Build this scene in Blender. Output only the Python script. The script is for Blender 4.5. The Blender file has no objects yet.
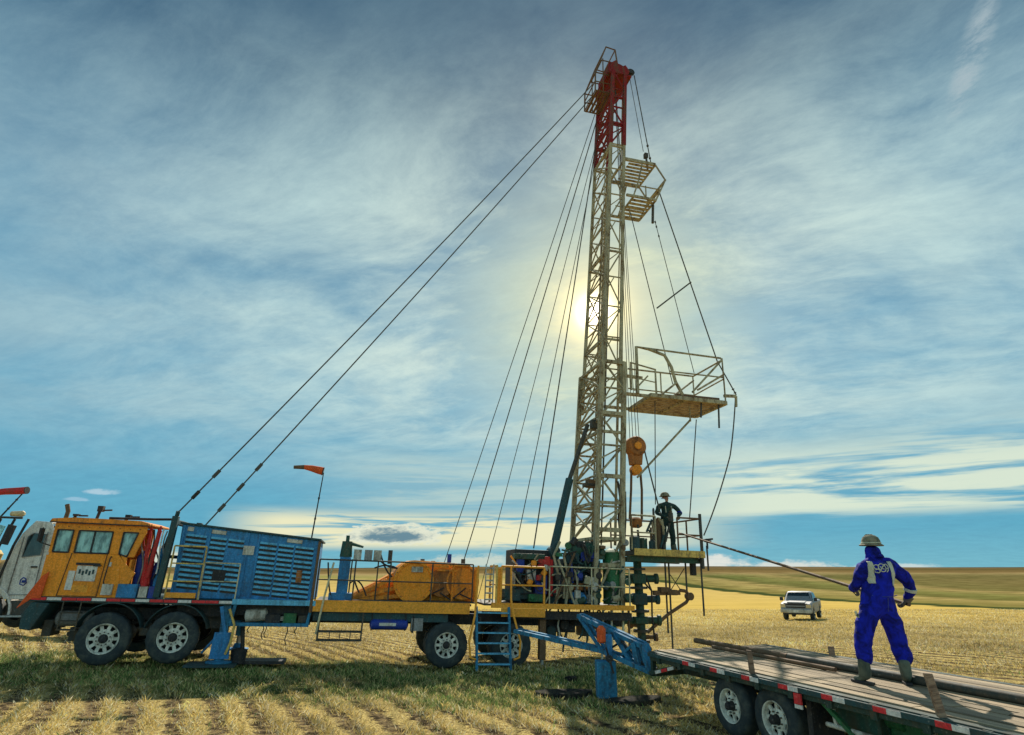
import bpy, bmesh, math, random
import numpy as np
from mathutils import Vector, Matrix, Quaternion
random.seed(7); rng = np.random.default_rng(7)
sc = bpy.context.scene
R = math.radians
# ---------------------------------------------------------------- camera
cam = bpy.data.objects.new('camera', bpy.data.cameras.new('camera'))
sc.collection.objects.link(cam); sc.camera = cam
cam.location = (0, 0, 2.35)
cam.rotation_euler = (R(90) + math.atan(200/600), 0, 0)
cam.data.sensor_width = 36; cam.data.lens = 600/1024*36
cam.data.clip_start = .1; cam.data.clip_end = 9000
sc.render.resolution_x = 1024; sc.render.resolution_y = 735
sc.view_settings.view_transform = 'Standard'; sc.view_settings.look = 'None'
sc.view_settings.exposure = .46; sc.view_settings.gamma = 1
# ---------------------------------------------------------------- sun and sky
SUN_AZ, SUN_EL = R(8.56), R(23.5)      # where the glow stands in the cloud
LAMP_EL = R(39)
SUNV = Vector((math.sin(SUN_AZ)*math.cos(SUN_EL), math.cos(SUN_AZ)*math.cos(SUN_EL), math.sin(SUN_EL)))
LV = Vector((math.sin(SUN_AZ)*math.cos(LAMP_EL), math.cos(SUN_AZ)*math.cos(LAMP_EL), math.sin(LAMP_EL)))
sl = bpy.data.lights.new('sun', 'SUN'); sl.energy = 4.2; sl.angle = R(.6); sl.color = (1, .91, .76)
so = bpy.data.objects.new('sun', sl); sc.collection.objects.link(so)
so.rotation_euler = (-LV).to_track_quat('-Z', 'Y').to_euler()

class NT:
    def __init__(s, tree): s.t = tree; s.n = tree.nodes; s.l = tree.links
    def node(s, ty, **k):
        n = s.n.new(ty)
        for a, b in k.items(): setattr(n, a, b)
        return n
    def put(s, sock, v):
        if isinstance(v, bpy.types.NodeSocket): s.l.new(v, sock)
        elif v is not None:
            if hasattr(sock.default_value, '__len__') and not hasattr(v, '__len__'): v = (v,)*len(sock.default_value)
            if hasattr(sock.default_value, '__len__') and len(sock.default_value) == 4 and len(v) == 3: v = (*v, 1)
            sock.default_value = v
    def m(s, op, a, b=None, c=None, clamp=False):
        n = s.node('ShaderNodeMath', operation=op, use_clamp=clamp)
        s.put(n.inputs[0], a); s.put(n.inputs[1], b); s.put(n.inputs[2], c); return n.outputs[0]
    def vm(s, op, a, b=None, out=0):
        n = s.node('ShaderNodeVectorMath', operation=op); s.put(n.inputs[0], a)
        if b is not None: s.put(n.inputs[1], b)
        return n.outputs[out]
    def mix(s, f, a, b, bt='MIX'):
        n = s.node('ShaderNodeMix', data_type='RGBA', blend_type=bt)
        s.put(n.inputs[0], f); s.put(n.inputs[6], a); s.put(n.inputs[7], b); return n.outputs[2]
    def ramp(s, f, stops, interp='LINEAR'):
        n = s.node('ShaderNodeValToRGB'); e = n.color_ramp.elements; n.color_ramp.interpolation = interp
        while len(e) < len(stops): e.new(.5)
        for i, (p, c) in enumerate(stops):
            e[i].position = p; e[i].color = (*c, 1) if hasattr(c, '__len__') else (c, c, c, 1)
        s.put(n.inputs[0], f); return n.outputs[0]
    def noise(s, v, scale, detail=4, rough=.5, dist=0, col=False):
        n = s.node('ShaderNodeTexNoise'); s.put(n.inputs['Vector'], v)
        n.inputs['Scale'].default_value = scale; n.inputs['Detail'].default_value = detail
        n.inputs['Roughness'].default_value = rough; n.inputs['Distortion'].default_value = dist
        return n.outputs[1 if col else 0]
    def smooth(s, v, a, b, c=0., d=1.):
        n = s.node('ShaderNodeMapRange', interpolation_type='SMOOTHSTEP'); s.put(n.inputs[0], v)
        for i, q in enumerate((a, b, c, d)): n.inputs[i+1].default_value = q
        return n.outputs[0]
    def comb(s, x, y, z):
        n = s.node('ShaderNodeCombineXYZ'); s.put(n.inputs[0], x); s.put(n.inputs[1], y); s.put(n.inputs[2], z); return n.outputs[0]

w = bpy.data.worlds.new('World'); sc.world = w; w.use_nodes = True
for n in list(w.node_tree.nodes): w.node_tree.nodes.remove(n)
N = NT(w.node_tree)
D = N.node('ShaderNodeTexCoord').outputs['Generated']
sep = N.node('ShaderNodeSeparateXYZ'); N.put(sep.inputs[0], D)
dx, dy, dz = sep.outputs
zz = N.m('MAXIMUM', dz, 0.)
az = N.m('MULTIPLY', N.m('ARCTAN2', dx, dy), 57.2958)
el = N.m('MULTIPLY', N.m('ARCSINE', dz), 57.2958)
sky = N.node('ShaderNodeTexSky', sky_type='NISHITA', sun_disc=False, sun_elevation=LAMP_EL, sun_rotation=SUN_AZ)
sky.dust_density = 1.5; sky.air_density = 1.3
cosang = N.vm('DOT_PRODUCT', D, tuple(SUNV), out=1)
ang = N.m('MULTIPLY', N.m('ARCCOSINE', N.m('MINIMUM', cosang, .99999)), 57.2958)
# planar cloud coordinates
k = N.m('ADD', zz, .16)
px, py = N.m('DIVIDE', dx, k), N.m('DIVIDE', dy, k)
P1 = N.comb(px, py, 0.)
def rotst(a, sx, sy, off=0.):
    c, s_ = math.cos(a), math.sin(a)
    u = N.m('ADD', N.m('MULTIPLY', px, c), N.m('MULTIPLY', py, s_))
    v = N.m('SUBTRACT', N.m('MULTIPLY', py, c), N.m('MULTIPLY', px, s_))
    return N.comb(N.m('MULTIPLY', u, sx), N.m('MULTIPLY', v, sy), off)
warp = N.noise(P1, .9, 3, .5, 0, True)
def addwarp(v, amt): 
    return N.vm('ADD', v, N.vm('MULTIPLY', N.vm('SUBTRACT', warp, (.5,.5,.5)), (amt,)*3))
n_big = N.noise(addwarp(rotst(R(28), .55, .95), .9), 1.5, 5, .55)
n_wisp = N.noise(addwarp(rotst(R(-32), .7, 2.3, 3.), .9), 1.4, 9, .66)
n_fine = N.noise(addwarp(rotst(R(-20), 1.2, 2.0, 9.), .8), 5.5, 9, .72)
cl = N.m('ADD', N.m('ADD', N.m('MULTIPLY', n_big, .60), N.m('MULTIPLY', n_wisp, .26)), N.m('MULTIPLY', n_fine, .14))
cl = N.smooth(cl, .34, .63)
# blue ground of the sky: dark slate high up, clear teal blue near the horizon
blue0 = N.ramp(N.m('DIVIDE', el, 60.), [(0, (.16, .46, .58)), (.05, (.09, .38, .55)), (.12, (.11, .38, .55)), (.3, (.19, .41, .55)), (.48, (.12, .29, .43)), (.70, (.03, .11, .20)), (1, (.03, .09, .15))])
blue = N.mix(N.smooth(ang, 60., 95.), blue0, N.mix(1., blue0, (2.2, 1.7, 1.4), 'MULTIPLY'))  # unseen sky behind the camera raised as fill light
# cloud sheet, lit around the veiled sun; brightened behind the camera to fill near sides
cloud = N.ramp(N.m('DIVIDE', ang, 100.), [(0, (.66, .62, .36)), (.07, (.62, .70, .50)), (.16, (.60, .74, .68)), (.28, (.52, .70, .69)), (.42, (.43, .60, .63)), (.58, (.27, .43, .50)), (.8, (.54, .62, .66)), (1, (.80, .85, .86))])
cover = N.m('MULTIPLY', cl, N.m('MULTIPLY', N.smooth(ang, 60., 14., .55, 1.), N.smooth(el, 54., 28., .10, 1.)))
cover = N.m('MULTIPLY', cover, N.smooth(el, 5., 15.))
near = N.smooth(ang, 24., 4., 0., .72)
cover = N.m('MAXIMUM', cover, N.m('MULTIPLY', near, N.smooth(n_wisp, .25, .6, .65, 1.)))
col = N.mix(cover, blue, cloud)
col = N.mix(N.smooth(n_fine, .3, .7, 0., .40), col, N.mix(1., col, (1.35, 1.3, 1.22), 'MULTIPLY'))
# low cream cloud bars
LB = N.comb(N.m('MULTIPLY', az, .035), N.m('MULTIPLY', el, .52), 4.)
nb = N.noise(LB, 1.3, 6, .6, .35)
bandR = N.m('MULTIPLY', N.smooth(el, 3.5, 4.8), N.smooth(el, 12., 7.5))
bR = N.m('MULTIPLY', bandR, N.m('MULTIPLY', N.smooth(nb, .37, .54), N.smooth(az, 8., 22.)))
col = N.mix(N.m('MULTIPLY', bR, .85), col, (.80, .88, .68))
LB2 = N.comb(N.m('MULTIPLY', az, .05), N.m('MULTIPLY', el, .9), 14.)
nb2 = N.noise(LB2, 1.4, 6, .62, .5)
bL = N.m('MULTIPLY', N.m('MULTIPLY', N.smooth(el, 1.2, 2.2), N.smooth(el, 5.4, 3.8)), N.m('MULTIPLY', N.smooth(az, -27., -20.), N.smooth(az, 24., 8.)))
col = N.mix(N.m('MULTIPLY', bL, N.smooth(nb2, .34, .50)), col, (.86, .84, .56))
bM = N.m('MULTIPLY', N.m('MULTIPLY', N.smooth(el, 4., 6.), N.smooth(el, 12., 8.)), N.m('MULTIPLY', N.smooth(az, -22., -8.), N.smooth(az, 24., 12.)))
col = N.mix(N.m('MULTIPLY', bM, N.smooth(nb, .42, .6, .25, .8)), col, (.50, .66, .62))
# cumulus heaps: (az, el, half width, half height, colour, lit rim)
wob = N.noise(N.comb(N.m('MULTIPLY', az, .5), N.m('MULTIPLY', el, 1.1), 2.), 1.6, 6, .65)
def heap(a, e, ha, he, c, rim=None, flat=True):
    global col
    u = N.m('DIVIDE', N.m('SUBTRACT', az, a), ha)
    v = N.m('DIVIDE', N.m('SUBTRACT', el, e), he)
    if flat: v = N.m('MAXIMUM', v, N.m('MULTIPLY', v, -1.7))
    d = N.m('SQRT', N.m('ADD', N.m('MULTIPLY', u, u), N.m('MULTIPLY', v, v)))
    d = N.m('ADD', d, N.m('MULTIPLY', N.m('SUBTRACT', wob, .5), 1.7))
    if rim: col = N.mix(N.smooth(d, 1.25, .95), col, rim)
    col = N.mix(N.m('MULTIPLY', N.smooth(d, 1.0, .35, 0., .93), N.smooth(n_fine, .25, .5, .75, 1.)), col, c)
heap(-10.7, 2.6, 3.9, 1.05, (.06, .20, .30), (.78, .82, .66))
heap(-34, 5.5, 1.5, .36, (.42, .62, .74)); heap(-35.5, 4.9, 1.0, .22, (.3, .54, .70))
heap(17.5, .3, 3.6, 1.0, (.80, .82, .76)); heap(14.8, .2, 2.6, 1.3, (.66, .74, .72)); heap(23.5, .1, 4.2, .55, (.74, .78, .72)); heap(31., 0., 4., .35, (.6, .72, .72))
heap(-28., .6, 9., 1.3, (.66, .72, .60)); heap(-3., .5, 6., .8, (.6, .7, .62))
# a high wisp, upper right
uu = N.m('ADD', N.m('MULTIPLY', N.m('SUBTRACT', az, 44.5), .82), N.m('MULTIPLY', N.m('SUBTRACT', el, 36.5), -.57))
vv = N.m('ADD', N.m('MULTIPLY', N.m('SUBTRACT', az, 44.5), .57), N.m('MULTIPLY', N.m('SUBTRACT', el, 36.5), .82))
wd = N.m('ADD', N.m('POWER', N.m('DIVIDE', uu, 1.2), 2.), N.m('POWER', N.m('DIVIDE', vv, 5.), 2.))
col = N.mix(N.m('MULTIPLY', N.smooth(wd, 1.3, 0., 0., .8), N.smooth(n_fine, .45, .66)), col, (.42, .52, .56))
# glow round the sun seen through the veil
for width, amp, tint in ((1.15, 4., (1, .98, .86)), (2.3, 1.5, (1, .72, .20)), (5.2, .34, (1, .76, .30)), (9., .05, (1, .92, .62))):
    g = N.m('MULTIPLY', N.m('EXPONENT', N.m('MULTIPLY', N.m('POWER', N.m('DIVIDE', ang, width), 2.), -1.)), amp)
    col = N.mix(1., col, N.vm('MULTIPLY', N.comb(g, g, g), tint), 'ADD')
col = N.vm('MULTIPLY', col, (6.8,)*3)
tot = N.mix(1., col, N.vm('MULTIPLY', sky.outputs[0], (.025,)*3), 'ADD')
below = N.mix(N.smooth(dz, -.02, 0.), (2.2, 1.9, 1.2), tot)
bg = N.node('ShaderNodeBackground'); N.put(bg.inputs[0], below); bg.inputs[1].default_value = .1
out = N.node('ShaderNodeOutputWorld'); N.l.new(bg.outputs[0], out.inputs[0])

# ---------------------------------------------------------------- materials
MATS = {}
def mat_base(name):
    m = bpy.data.materials.new(name); m.use_nodes = True
    for n in list(m.node_tree.nodes): m.node_tree.nodes.remove(n)
    T = NT(m.node_tree); b = T.node('ShaderNodeBsdfPrincipled'); o = T.node('ShaderNodeOutputMaterial')
    T.l.new(b.outputs[0], o.inputs[0]); MATS[name] = m
    return m, T, b
def paint(name, c, rough=.5, grime=.5, metal=0., dirt=(.10, .075, .045), spec=.38, scale=1., bump=.15, chips=0.):
    m, T, b = mat_base(name)
    pos = T.node('ShaderNodeNewGeometry').outputs['Position']
    info = T.node('ShaderNodeObjectInfo').outputs['Random']
    st = T.vm('MULTIPLY', pos, (6*scale, 6*scale, 1.3*scale))
    n1 = T.noise(st, 1., 6, .65); n2 = T.noise(pos, 9*scale, 5, .7); n3 = T.noise(pos, 1.1*scale, 2); n4 = T.noise(pos, 26*scale, 3, .7)
    var = T.mix(1., c, T.comb(*[T.m('ADD', .86, T.m('MULTIPLY', T.m('ADD', T.m('MULTIPLY', info, .4), n3), .2))]*3), 'MULTIPLY')
    f = T.m('MULTIPLY', T.m('MULTIPLY', T.smooth(n1, .42, .64), T.smooth(n2, .36, .6, .35, 1.)), min(1., grime*1.35))
    var = T.mix(T.smooth(n4, .40, .62, 0., .42), var, T.mix(1., var, (.38, .40, .42), 'MULTIPLY')); var = T.mix(T.smooth(n4, .40, .30, 0., .35), var, T.mix(.5, var, (.75, .72, .62)))
    colr = T.mix(f, var, dirt)
    if chips: colr = T.mix(T.smooth(n2, .60, .66, 0., chips), colr, (.13, .05, .02))
    T.put(b.inputs['Base Color'], colr)
    T.put(b.inputs['Roughness'], T.m('ADD', T.m('MULTIPLY', n1, .35), rough+.02, clamp=True))
    b.inputs['Metallic'].default_value = metal
    b.inputs['Specular IOR Level'].default_value = spec
    bp = T.node('ShaderNodeBump'); bp.inputs['Strength'].default_value = bump; bp.inputs['Distance'].default_value = .02
    T.put(bp.inputs['Height'], n2); T.l.new(bp.outputs[0], b.inputs['Normal'])
    return m
M = dict(
 orange=paint('orange_paint', (1., .35, .018), .42, .18, chips=.35),
 dorange=paint('worn_orange_paint', (.98, .31, .02), .5, .5, chips=.7),
 yellow=paint('yellow_paint', (1., .41, .035), .42, .15, chips=.4),
 pyellow=paint('faded_yellow_paint', (.80, .55, .14), .5, .55, chips=.6),
 blue=paint('blue_paint', (.03, .24, .54), .42, .45, dirt=(.03, .05, .06), chips=.35),
 lblue=paint('light_blue_paint', (.14, .52, .78), .45, .4, dirt=(.05, .08, .1), chips=.2),
 dblue=paint('deep_blue_paint', (.01, .045, .33), .4, .3),
 steelblue=paint('stand_blue_paint', (.03, .23, .42), .6, .6, dirt=(.03, .05, .06), chips=.3),
 teal=paint('dark_teal_steel', (.022, .075, .085), .5, .5, dirt=(.06, .05, .035)),
 black=paint('black_steel', (.022, .024, .028), .5, .4, dirt=(.09, .07, .05)),
 dark=paint('greasy_steel', (.06, .065, .06), .5, .6, dirt=(.12, .08, .04)),
 green=paint('green_machine_paint', (.025, .16, .06), .45, .5, dirt=(.05, .05, .03)),
 dgreen=paint('dark_green_paint', (.02, .085, .06), .45, .5),
 red=paint('red_paint', (.62, .02, .02), .45, .35, chips=.3),
 mast=paint('tan_mast_paint', (.46, .41, .26), .6, .9, dirt=(.13, .08, .035), chips=.55),
 masttop=paint('red_mast_paint', (.25, .008, .012), .65, .95, chips=.3),
 rail=paint('pale_rail_paint', (.66, .60, .38), .5, .6, chips=.6),
 grey=paint('grey_steel', (.30, .31, .31), .45, .5),
 white=paint('white_paint', (.78, .77, .71), .42, .38),
 offw=paint('dusty_white', (.62, .60, .52), .55, .6),
 tape_w=paint('white_tape', (.82, .80, .76), .4, .2), tape_r=paint('red_tape', (.80, .03, .04), .4, .2),
 rim=paint('rim_white', (.80, .80, .70), .45, .55, dirt=(.10, .10, .08)),
 cable=paint('steel_cable', (.09, .09, .08), .6, .3),
 rust=paint('rusty_orange_steel', (.42, .16, .04), .6, .7, dirt=(.08, .04, .02), chips=.6),
 rust2=paint('board_plank_paint', (.42, .30, .15), .6, .7, dirt=(.10, .05, .03)),
 brown=paint('brown_steel', (.18, .10, .05), .6, .5),
 orangered=paint('orange_red_fabric', (.85, .13, .03), .8, .2),
 silver=paint('silver_car_paint', (.30, .32, .34), .3, .25, metal=.3),
 chrome=paint('dull_chrome', (.5, .5, .5), .3, .3, metal=.9),
 pipe=paint('dark_drill_pipe', (.045, .055, .045), .5, .6, dirt=(.10, .075, .05)),
 lamp=paint('lamp_lens', (.7, .55, .3), .2, .2),
 mat=paint('black_rubber_mat', (.02, .02, .02), .92, .8, spec=.1, dirt=(.09, .08, .05)),
 tgreen=paint('trailer_green_black', (.022, .055, .045), .5, .6, dirt=(.08, .07, .045)),
)
def m_glass(name, c=(.12, .2, .2)):
    m, T, b = mat_base(name)
    pos = T.node('ShaderNodeNewGeometry').outputs['Position']
    n = T.noise(T.vm('MULTIPLY', pos, (5, 5, 2)), 1.5, 5, .6)
    T.put(b.inputs['Base Color'], T.mix(T.smooth(n, .35, .65), c, tuple(q*3.3+(.05 if max(c) > .05 else 0.) for q in c)))
    b.inputs['Roughness'].default_value = .12; b.inputs['Specular IOR Level'].default_value = .9
    b.inputs['Transmission Weight'].default_value = .35
    return m
M['glass'] = m_glass('cab_glass', (.14, .25, .24)); M['dglass'] = m_glass('dark_glass', (.012, .018, .02))
def m_rubber():
    m, T, b = mat_base('tyre_rubber')
    pos = T.node('ShaderNodeNewGeometry').outputs['Position']
    n = T.noise(pos, 5, 6, .7); n2 = T.noise(pos, 30, 3)
    T.put(b.inputs['Base Color'], T.mix(T.smooth(n, .42, .68, 0., .8), (.016, .028, .034), (.08, .09, .075)))
    b.inputs['Roughness'].default_value = .75
    bp = T.node('ShaderNodeBump'); bp.inputs['Strength'].default_value = .3; bp.inputs['Distance'].default_value = .01
    T.put(bp.inputs['Height'], n2); T.l.new(bp.outputs[0], b.inputs['Normal']); return m
M['rubber'] = m_rubber()
def m_wood(name, c1, c2):
    m, T, b = mat_base(name)
    co = T.node('ShaderNodeTexCoord').outputs['Object']; info = T.node('ShaderNodeObjectInfo').outputs['Random']
    v = T.vm('ADD', T.vm('MULTIPLY', co, (1.4, 16, 16)), T.comb(T.m('MULTIPLY', info, 40.), info, info))
    g = T.noise(v, 1.6, 7, .7, .4); s = T.noise(co, 3, 4, .6)
    cc = T.mix(T.smooth(g, .3, .68), c1, c2); cc = T.mix(T.smooth(s, .48, .72, 0., .7), cc, (.09, .07, .05))
    cc = T.mix(1., cc, T.comb(*[T.m('ADD', .72, T.m('MULTIPLY', info, .5))]*3), 'MULTIPLY')
    T.put(b.inputs['Base Color'], cc); b.inputs['Roughness'].default_value = .85
    bp = T.node('ShaderNodeBump'); bp.inputs['Strength'].default_value = .5; bp.inputs['Distance'].default_value = .012
    T.put(bp.inputs['Height'], g); T.l.new(bp.outputs[0], b.inputs['Normal']); return m
M['plank'] = m_wood('weathered_plank', (.15, .105, .065), (.54, .42, .26))
M['stake'] = m_wood('brown_wood', (.10, .055, .035), (.36, .24, .16))
def m_cloth(name, c, c2):
    m, T, b = mat_base(name)
    co = T.node('ShaderNodeNewGeometry').outputs['Position']
    n = T.noise(co, 6, 5, .62, 1.2); n2 = T.noise(co, 40, 3)
    T.put(b.inputs['Base Color'], T.mix(T.smooth(n, .35, .68), c, c2)); b.inputs['Roughness'].default_value = .85
    b.inputs['Specular IOR Level'].default_value = .25
    bp = T.node('ShaderNodeBump'); bp.inputs['Strength'].default_value = .7; bp.inputs['Distance'].default_value = .04
    T.put(bp.inputs['Height'], T.m('ADD', n, T.m('MULTIPLY', n2, .1))); T.l.new(bp.outputs[0], b.inputs['Normal']); return m
M['coverall'] = m_cloth('royal_blue_cloth', (.008, .018, .46), (.002, .004, .11))  # light and dark blues paint fold shading into the cloth colour
M['coverall2'] = m_cloth('dark_green_cloth', (.03, .07, .055), (.01, .03, .04))
M['stripe'] = m_cloth('reflective_band', (.62, .62, .46), (.5, .52, .42))
M['boot'] = m_cloth('muddy_boot_leather', (.13, .15, .11), (.06, .075, .06))
M['glove'] = m_cloth('work_glove', (.20, .17, .13), (.07, .07, .06))
M['skin'] = m_cloth('skin', (.45, .24, .16), (.36, .18, .12))
M['hat'] = m_cloth('camouflage_hard_hat', (.28, .25, .17), (.07, .085, .06))
def m_attr(name, trans=.35):
    m, T, b = mat_base(name)
    a = T.node('ShaderNodeAttribute', attribute_name='col').outputs['Color']
    T.put(b.inputs['Base Color'], a); b.inputs['Roughness'].default_value = .7; b.inputs['Specular IOR Level'].default_value = .25
    tr = T.node('ShaderNodeBsdfTranslucent'); T.put(tr.inputs[0], a)
    mx = T.node('ShaderNodeMixShader'); mx.inputs[0].default_value = trans
    T.l.new(b.outputs[0], mx.inputs[1]); T.l.new(tr.outputs[0], mx.inputs[2])
    T.l.new(mx.outputs[0], [n for n in T.n if n.type == 'OUTPUT_MATERIAL'][0].inputs[0]); return m
M['straw'] = m_attr('dry_straw'); M['grass'] = m_attr('green_grass', .3)

# ---------------------------------------------------------------- helpers
def link(o): sc.collection.objects.link(o); return o
def tag(o, label=None, cat=None, group=None, kind=None):
    if label: o['label'] = label
    if cat: o['category'] = cat
    if group: o['group'] = group
    if kind: o['kind'] = kind
    return o
def empty(name, loc=(0, 0, 0), rot=None):
    o = bpy.data.objects.new(name, None); o.empty_display_size = .3; o.location = loc
    if rot is not None: o.rotation_mode = 'QUATERNION'; o.rotation_quaternion = rot
    return link(o)
def frame_axes(fr, ref=(0, 0, 1)):
    z = Vector(fr).normalized(); up = Vector(ref)
    if abs(z.dot(up)) > .98: up = Vector((1, 0, 0))
    x = up.cross(z).normalized(); y = z.cross(x); return x, y, z
class MB:
    def __init__(s): s.v = []; s.f = []
    def add(s, vs, fs):
        b = len(s.v); s.v += [tuple(v) for v in vs]; s.f += [tuple(b+i for i in f) for f in fs]; return s
    def box(s, c, d, rot=None):
        hx, hy, hz = d[0]/2, d[1]/2, d[2]/2
        vs = [Vector((x*hx, y*hy, z*hz)) for x in (-1, 1) for y in (-1, 1) for z in (-1, 1)]
        if rot is not None: vs = [rot @ v for v in vs]
        return s.add([v+Vector(c) for v in vs], [(0,1,3,2),(4,6,7,5),(0,4,5,1),(2,3,7,6),(0,2,6,4),(1,5,7,3)])
    def bb(s, x0, x1, y0, y1, z0, z1): return s.box(((x0+x1)/2, (y0+y1)/2, (z0+z1)/2), (x1-x0, y1-y0, z1-z0))
    def beam(s, p0, p1, a, b=None):
        b = b or a; p0, p1 = Vector(p0), Vector(p1); x, y, z = frame_axes(p1-p0)
        vs = [p+x*i*a/2+y*j*b/2 for p in (p0, p1) for i, j in ((-1,-1),(1,-1),(1,1),(-1,1))]
        return s.add(vs, [(0,3,2,1),(4,5,6,7)]+[(i,(i+1)%4,4+(i+1)%4,4+i) for i in range(4)])
    def tube(s, p0, p1, r0, r1=None, n=10, cap=True):
        r1 = r0 if r1 is None else r1; p0, p1 = Vector(p0), Vector(p1); x, y, z = frame_axes(p1-p0)
        vs = [p+(x*math.cos(2*math.pi*i/n)+y*math.sin(2*math.pi*i/n))*r for p, r in ((p0, r0), (p1, r1)) for i in range(n)]
        fs = [(i,(i+1)%n,n+(i+1)%n,n+i) for i in range(n)]
        if cap: fs += [tuple(range(n))[::-1], tuple(range(n, 2*n))]
        return s.add(vs, fs)
    def path(s, pts, r, n=8, radii=None):
        pts = [Vector(p) for p in pts]; vs = []; x = None
        for i, p in enumerate(pts):
            d = (pts[min(i+1, len(pts)-1)]-pts[max(i-1, 0)]).normalized()
            if x is None: x, y, _ = frame_axes(d)
            else: x = (x-d*x.dot(d)).normalized(); y = d.cross(x)
            rr = radii[i] if radii else r
            vs += [p+(x*math.cos(2*math.pi*k/n)+y*math.sin(2*math.pi*k/n))*rr for k in range(n)]
        m = len(pts)
        fs = [(j*n+i, j*n+(i+1)%n, (j+1)*n+(i+1)%n, (j+1)*n+i) for j in range(m-1) for i in range(n)]
        return s.add(vs, fs+[tuple(range(n))[::-1], tuple(range((m-1)*n, m*n))])
    def prism(s, poly, y0, y1):          # poly in (x, z), extruded along y
        n = len(poly); vs = [(a, y0, b) for a, b in poly]+[(a, y1, b) for a, b in poly]
        ar = sum(poly[i][0]*poly[(i+1)%n][1]-poly[(i+1)%n][0]*poly[i][1] for i in range(n))
        fs = [tuple(range(n)), tuple(range(n, 2*n))[::-1]]+[(i, n+i, n+(i+1)%n, (i+1)%n) for i in range(n)]
        if ar < 0: fs = [f[::-1] for f in fs]
        return s.add(vs, fs)
    def lathe(s, prof, c, axis, n=24, cap=True):   # prof: (distance along the axis, radius)
        c = Vector(c); x, y, z = frame_axes(axis); vs = []
        for a, r in prof:
            vs += [c+z*a+(x*math.cos(2*math.pi*i/n)+y*math.sin(2*math.pi*i/n))*max(r, 1e-4) for i in range(n)]
        m = len(prof); fs = [(j*n+i, j*n+(i+1)%n, (j+1)*n+(i+1)%n, (j+1)*n+i) for j in range(m-1) for i in range(n)]
        if cap and prof[0][1] > 1e-3: fs.append(tuple(range(n))[::-1])
        if cap and prof[-1][1] > 1e-3: fs.append(tuple(range((m-1)*n, m*n)))
        return s.add(vs, fs)
    def build(s, name, mat, parent=None, bevel=0, smooth=30):
        me = bpy.data.meshes.new(name); me.from_pydata(s.v, [], s.f); me.update()
        me.materials.append(MATS.get(mat) if isinstance(mat, str) and mat in MATS else (M[mat] if isinstance(mat, str) else mat))
        me.polygons.foreach_set('use_smooth', [True]*len(me.polygons)); me.set_sharp_from_angle(angle=R(smooth))
        o = link(bpy.data.objects.new(name, me)); o.parent = parent
        if bevel:
            b = o.modifiers.new('bevel', 'BEVEL'); b.width = bevel; b.segments = 2; b.limit_method = 'ANGLE'; b.angle_limit = R(40)
        return o
SHARED = {}
def unit(kind, mat):
    k = (kind, mat)
    if k not in SHARED:
        b = MB()
        if kind == 'round': b.tube((0, 0, 0), (0, 0, 1), 1, n=10)
        elif kind == 'square': b.box((0, 0, .5), (1, 1, 1))
        elif kind == 'angle':
            b.box((-.42, 0, .5), (.16, 1, 1)); b.box((.08, -.42, .5), (.84, .16, 1))
        else: b.box((0, 0, 0), (1, 1, 1))
        o = b.build('unit', mat); SHARED[k] = o.data; bpy.data.objects.remove(o)
    return SHARED[k]
def bar(name, mat, parent, p0, p1, r, kind='round', h=None, ref=(0, 0, 1)):
    o = link(bpy.data.objects.new(name, unit(kind, mat))); o.parent = parent
    p0, p1 = Vector(p0), Vector(p1); x, y, z = frame_axes(p1-p0, ref); L = (p1-p0).length
    o.location = p0; o.rotation_mode = 'QUATERNION'
    o.rotation_quaternion = Matrix((x, y, z)).transposed().to_quaternion()
    o.scale = (r, r if h is None else h, L); return o
def bx(name, mat, parent, c, d, rot=None):
    o = link(bpy.data.objects.new(name, unit('box', mat))); o.parent = parent; o.location = c; o.scale = d
    if rot is not None: o.rotation_euler = rot
    return o
def copy_tree(o, parent=None):
    c = o.copy(); link(c); c.parent = parent
    for ch in list(o.children): copy_tree(ch, c)
    return c
def guard_rail(parent, pts, h, mat, n_mid=1, r=.022, posts=None, name='guard_rail', down=0.):
    """pts: foot points of the rail line; top pipe is the part, posts and mid rails its pieces"""
    pts = [Vector(p) for p in pts]; up = Vector((0, 0, h))
    top = MB().path([p+up for p in pts], r, 8).build(name, mat, parent)
    for i in range(len(pts)-1):
        a, b = pts[i], pts[i+1]; L = (b-a).length; k = max(1, round(L/(posts or 1.2)))
        for j in range(k+(i == len(pts)-2)):
            q = a.lerp(b, j/k); bar('rail_post', mat, top, q-Vector((0, 0, down)), q+up, r)
        for m_ in range(n_mid):
            hz = Vector((0, 0, h*(m_+1)/(n_mid+1))); bar('mid_rail', mat, top, a+hz, b+hz, r*.8)
    return top
def hose(parent, a, b, sag, r=.02, mat='black', name='hose', side=0.):
    a, b = Vector(a), Vector(b); pts = []
    for i in range(9):
        t = i/8; q = a.lerp(b, t); q.z -= sag*4*t*(1-t); q.x += side*math.sin(t*math.pi*2); pts.append(q)
    return MB().path(pts, r, 6).build(name, mat, parent)
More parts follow.
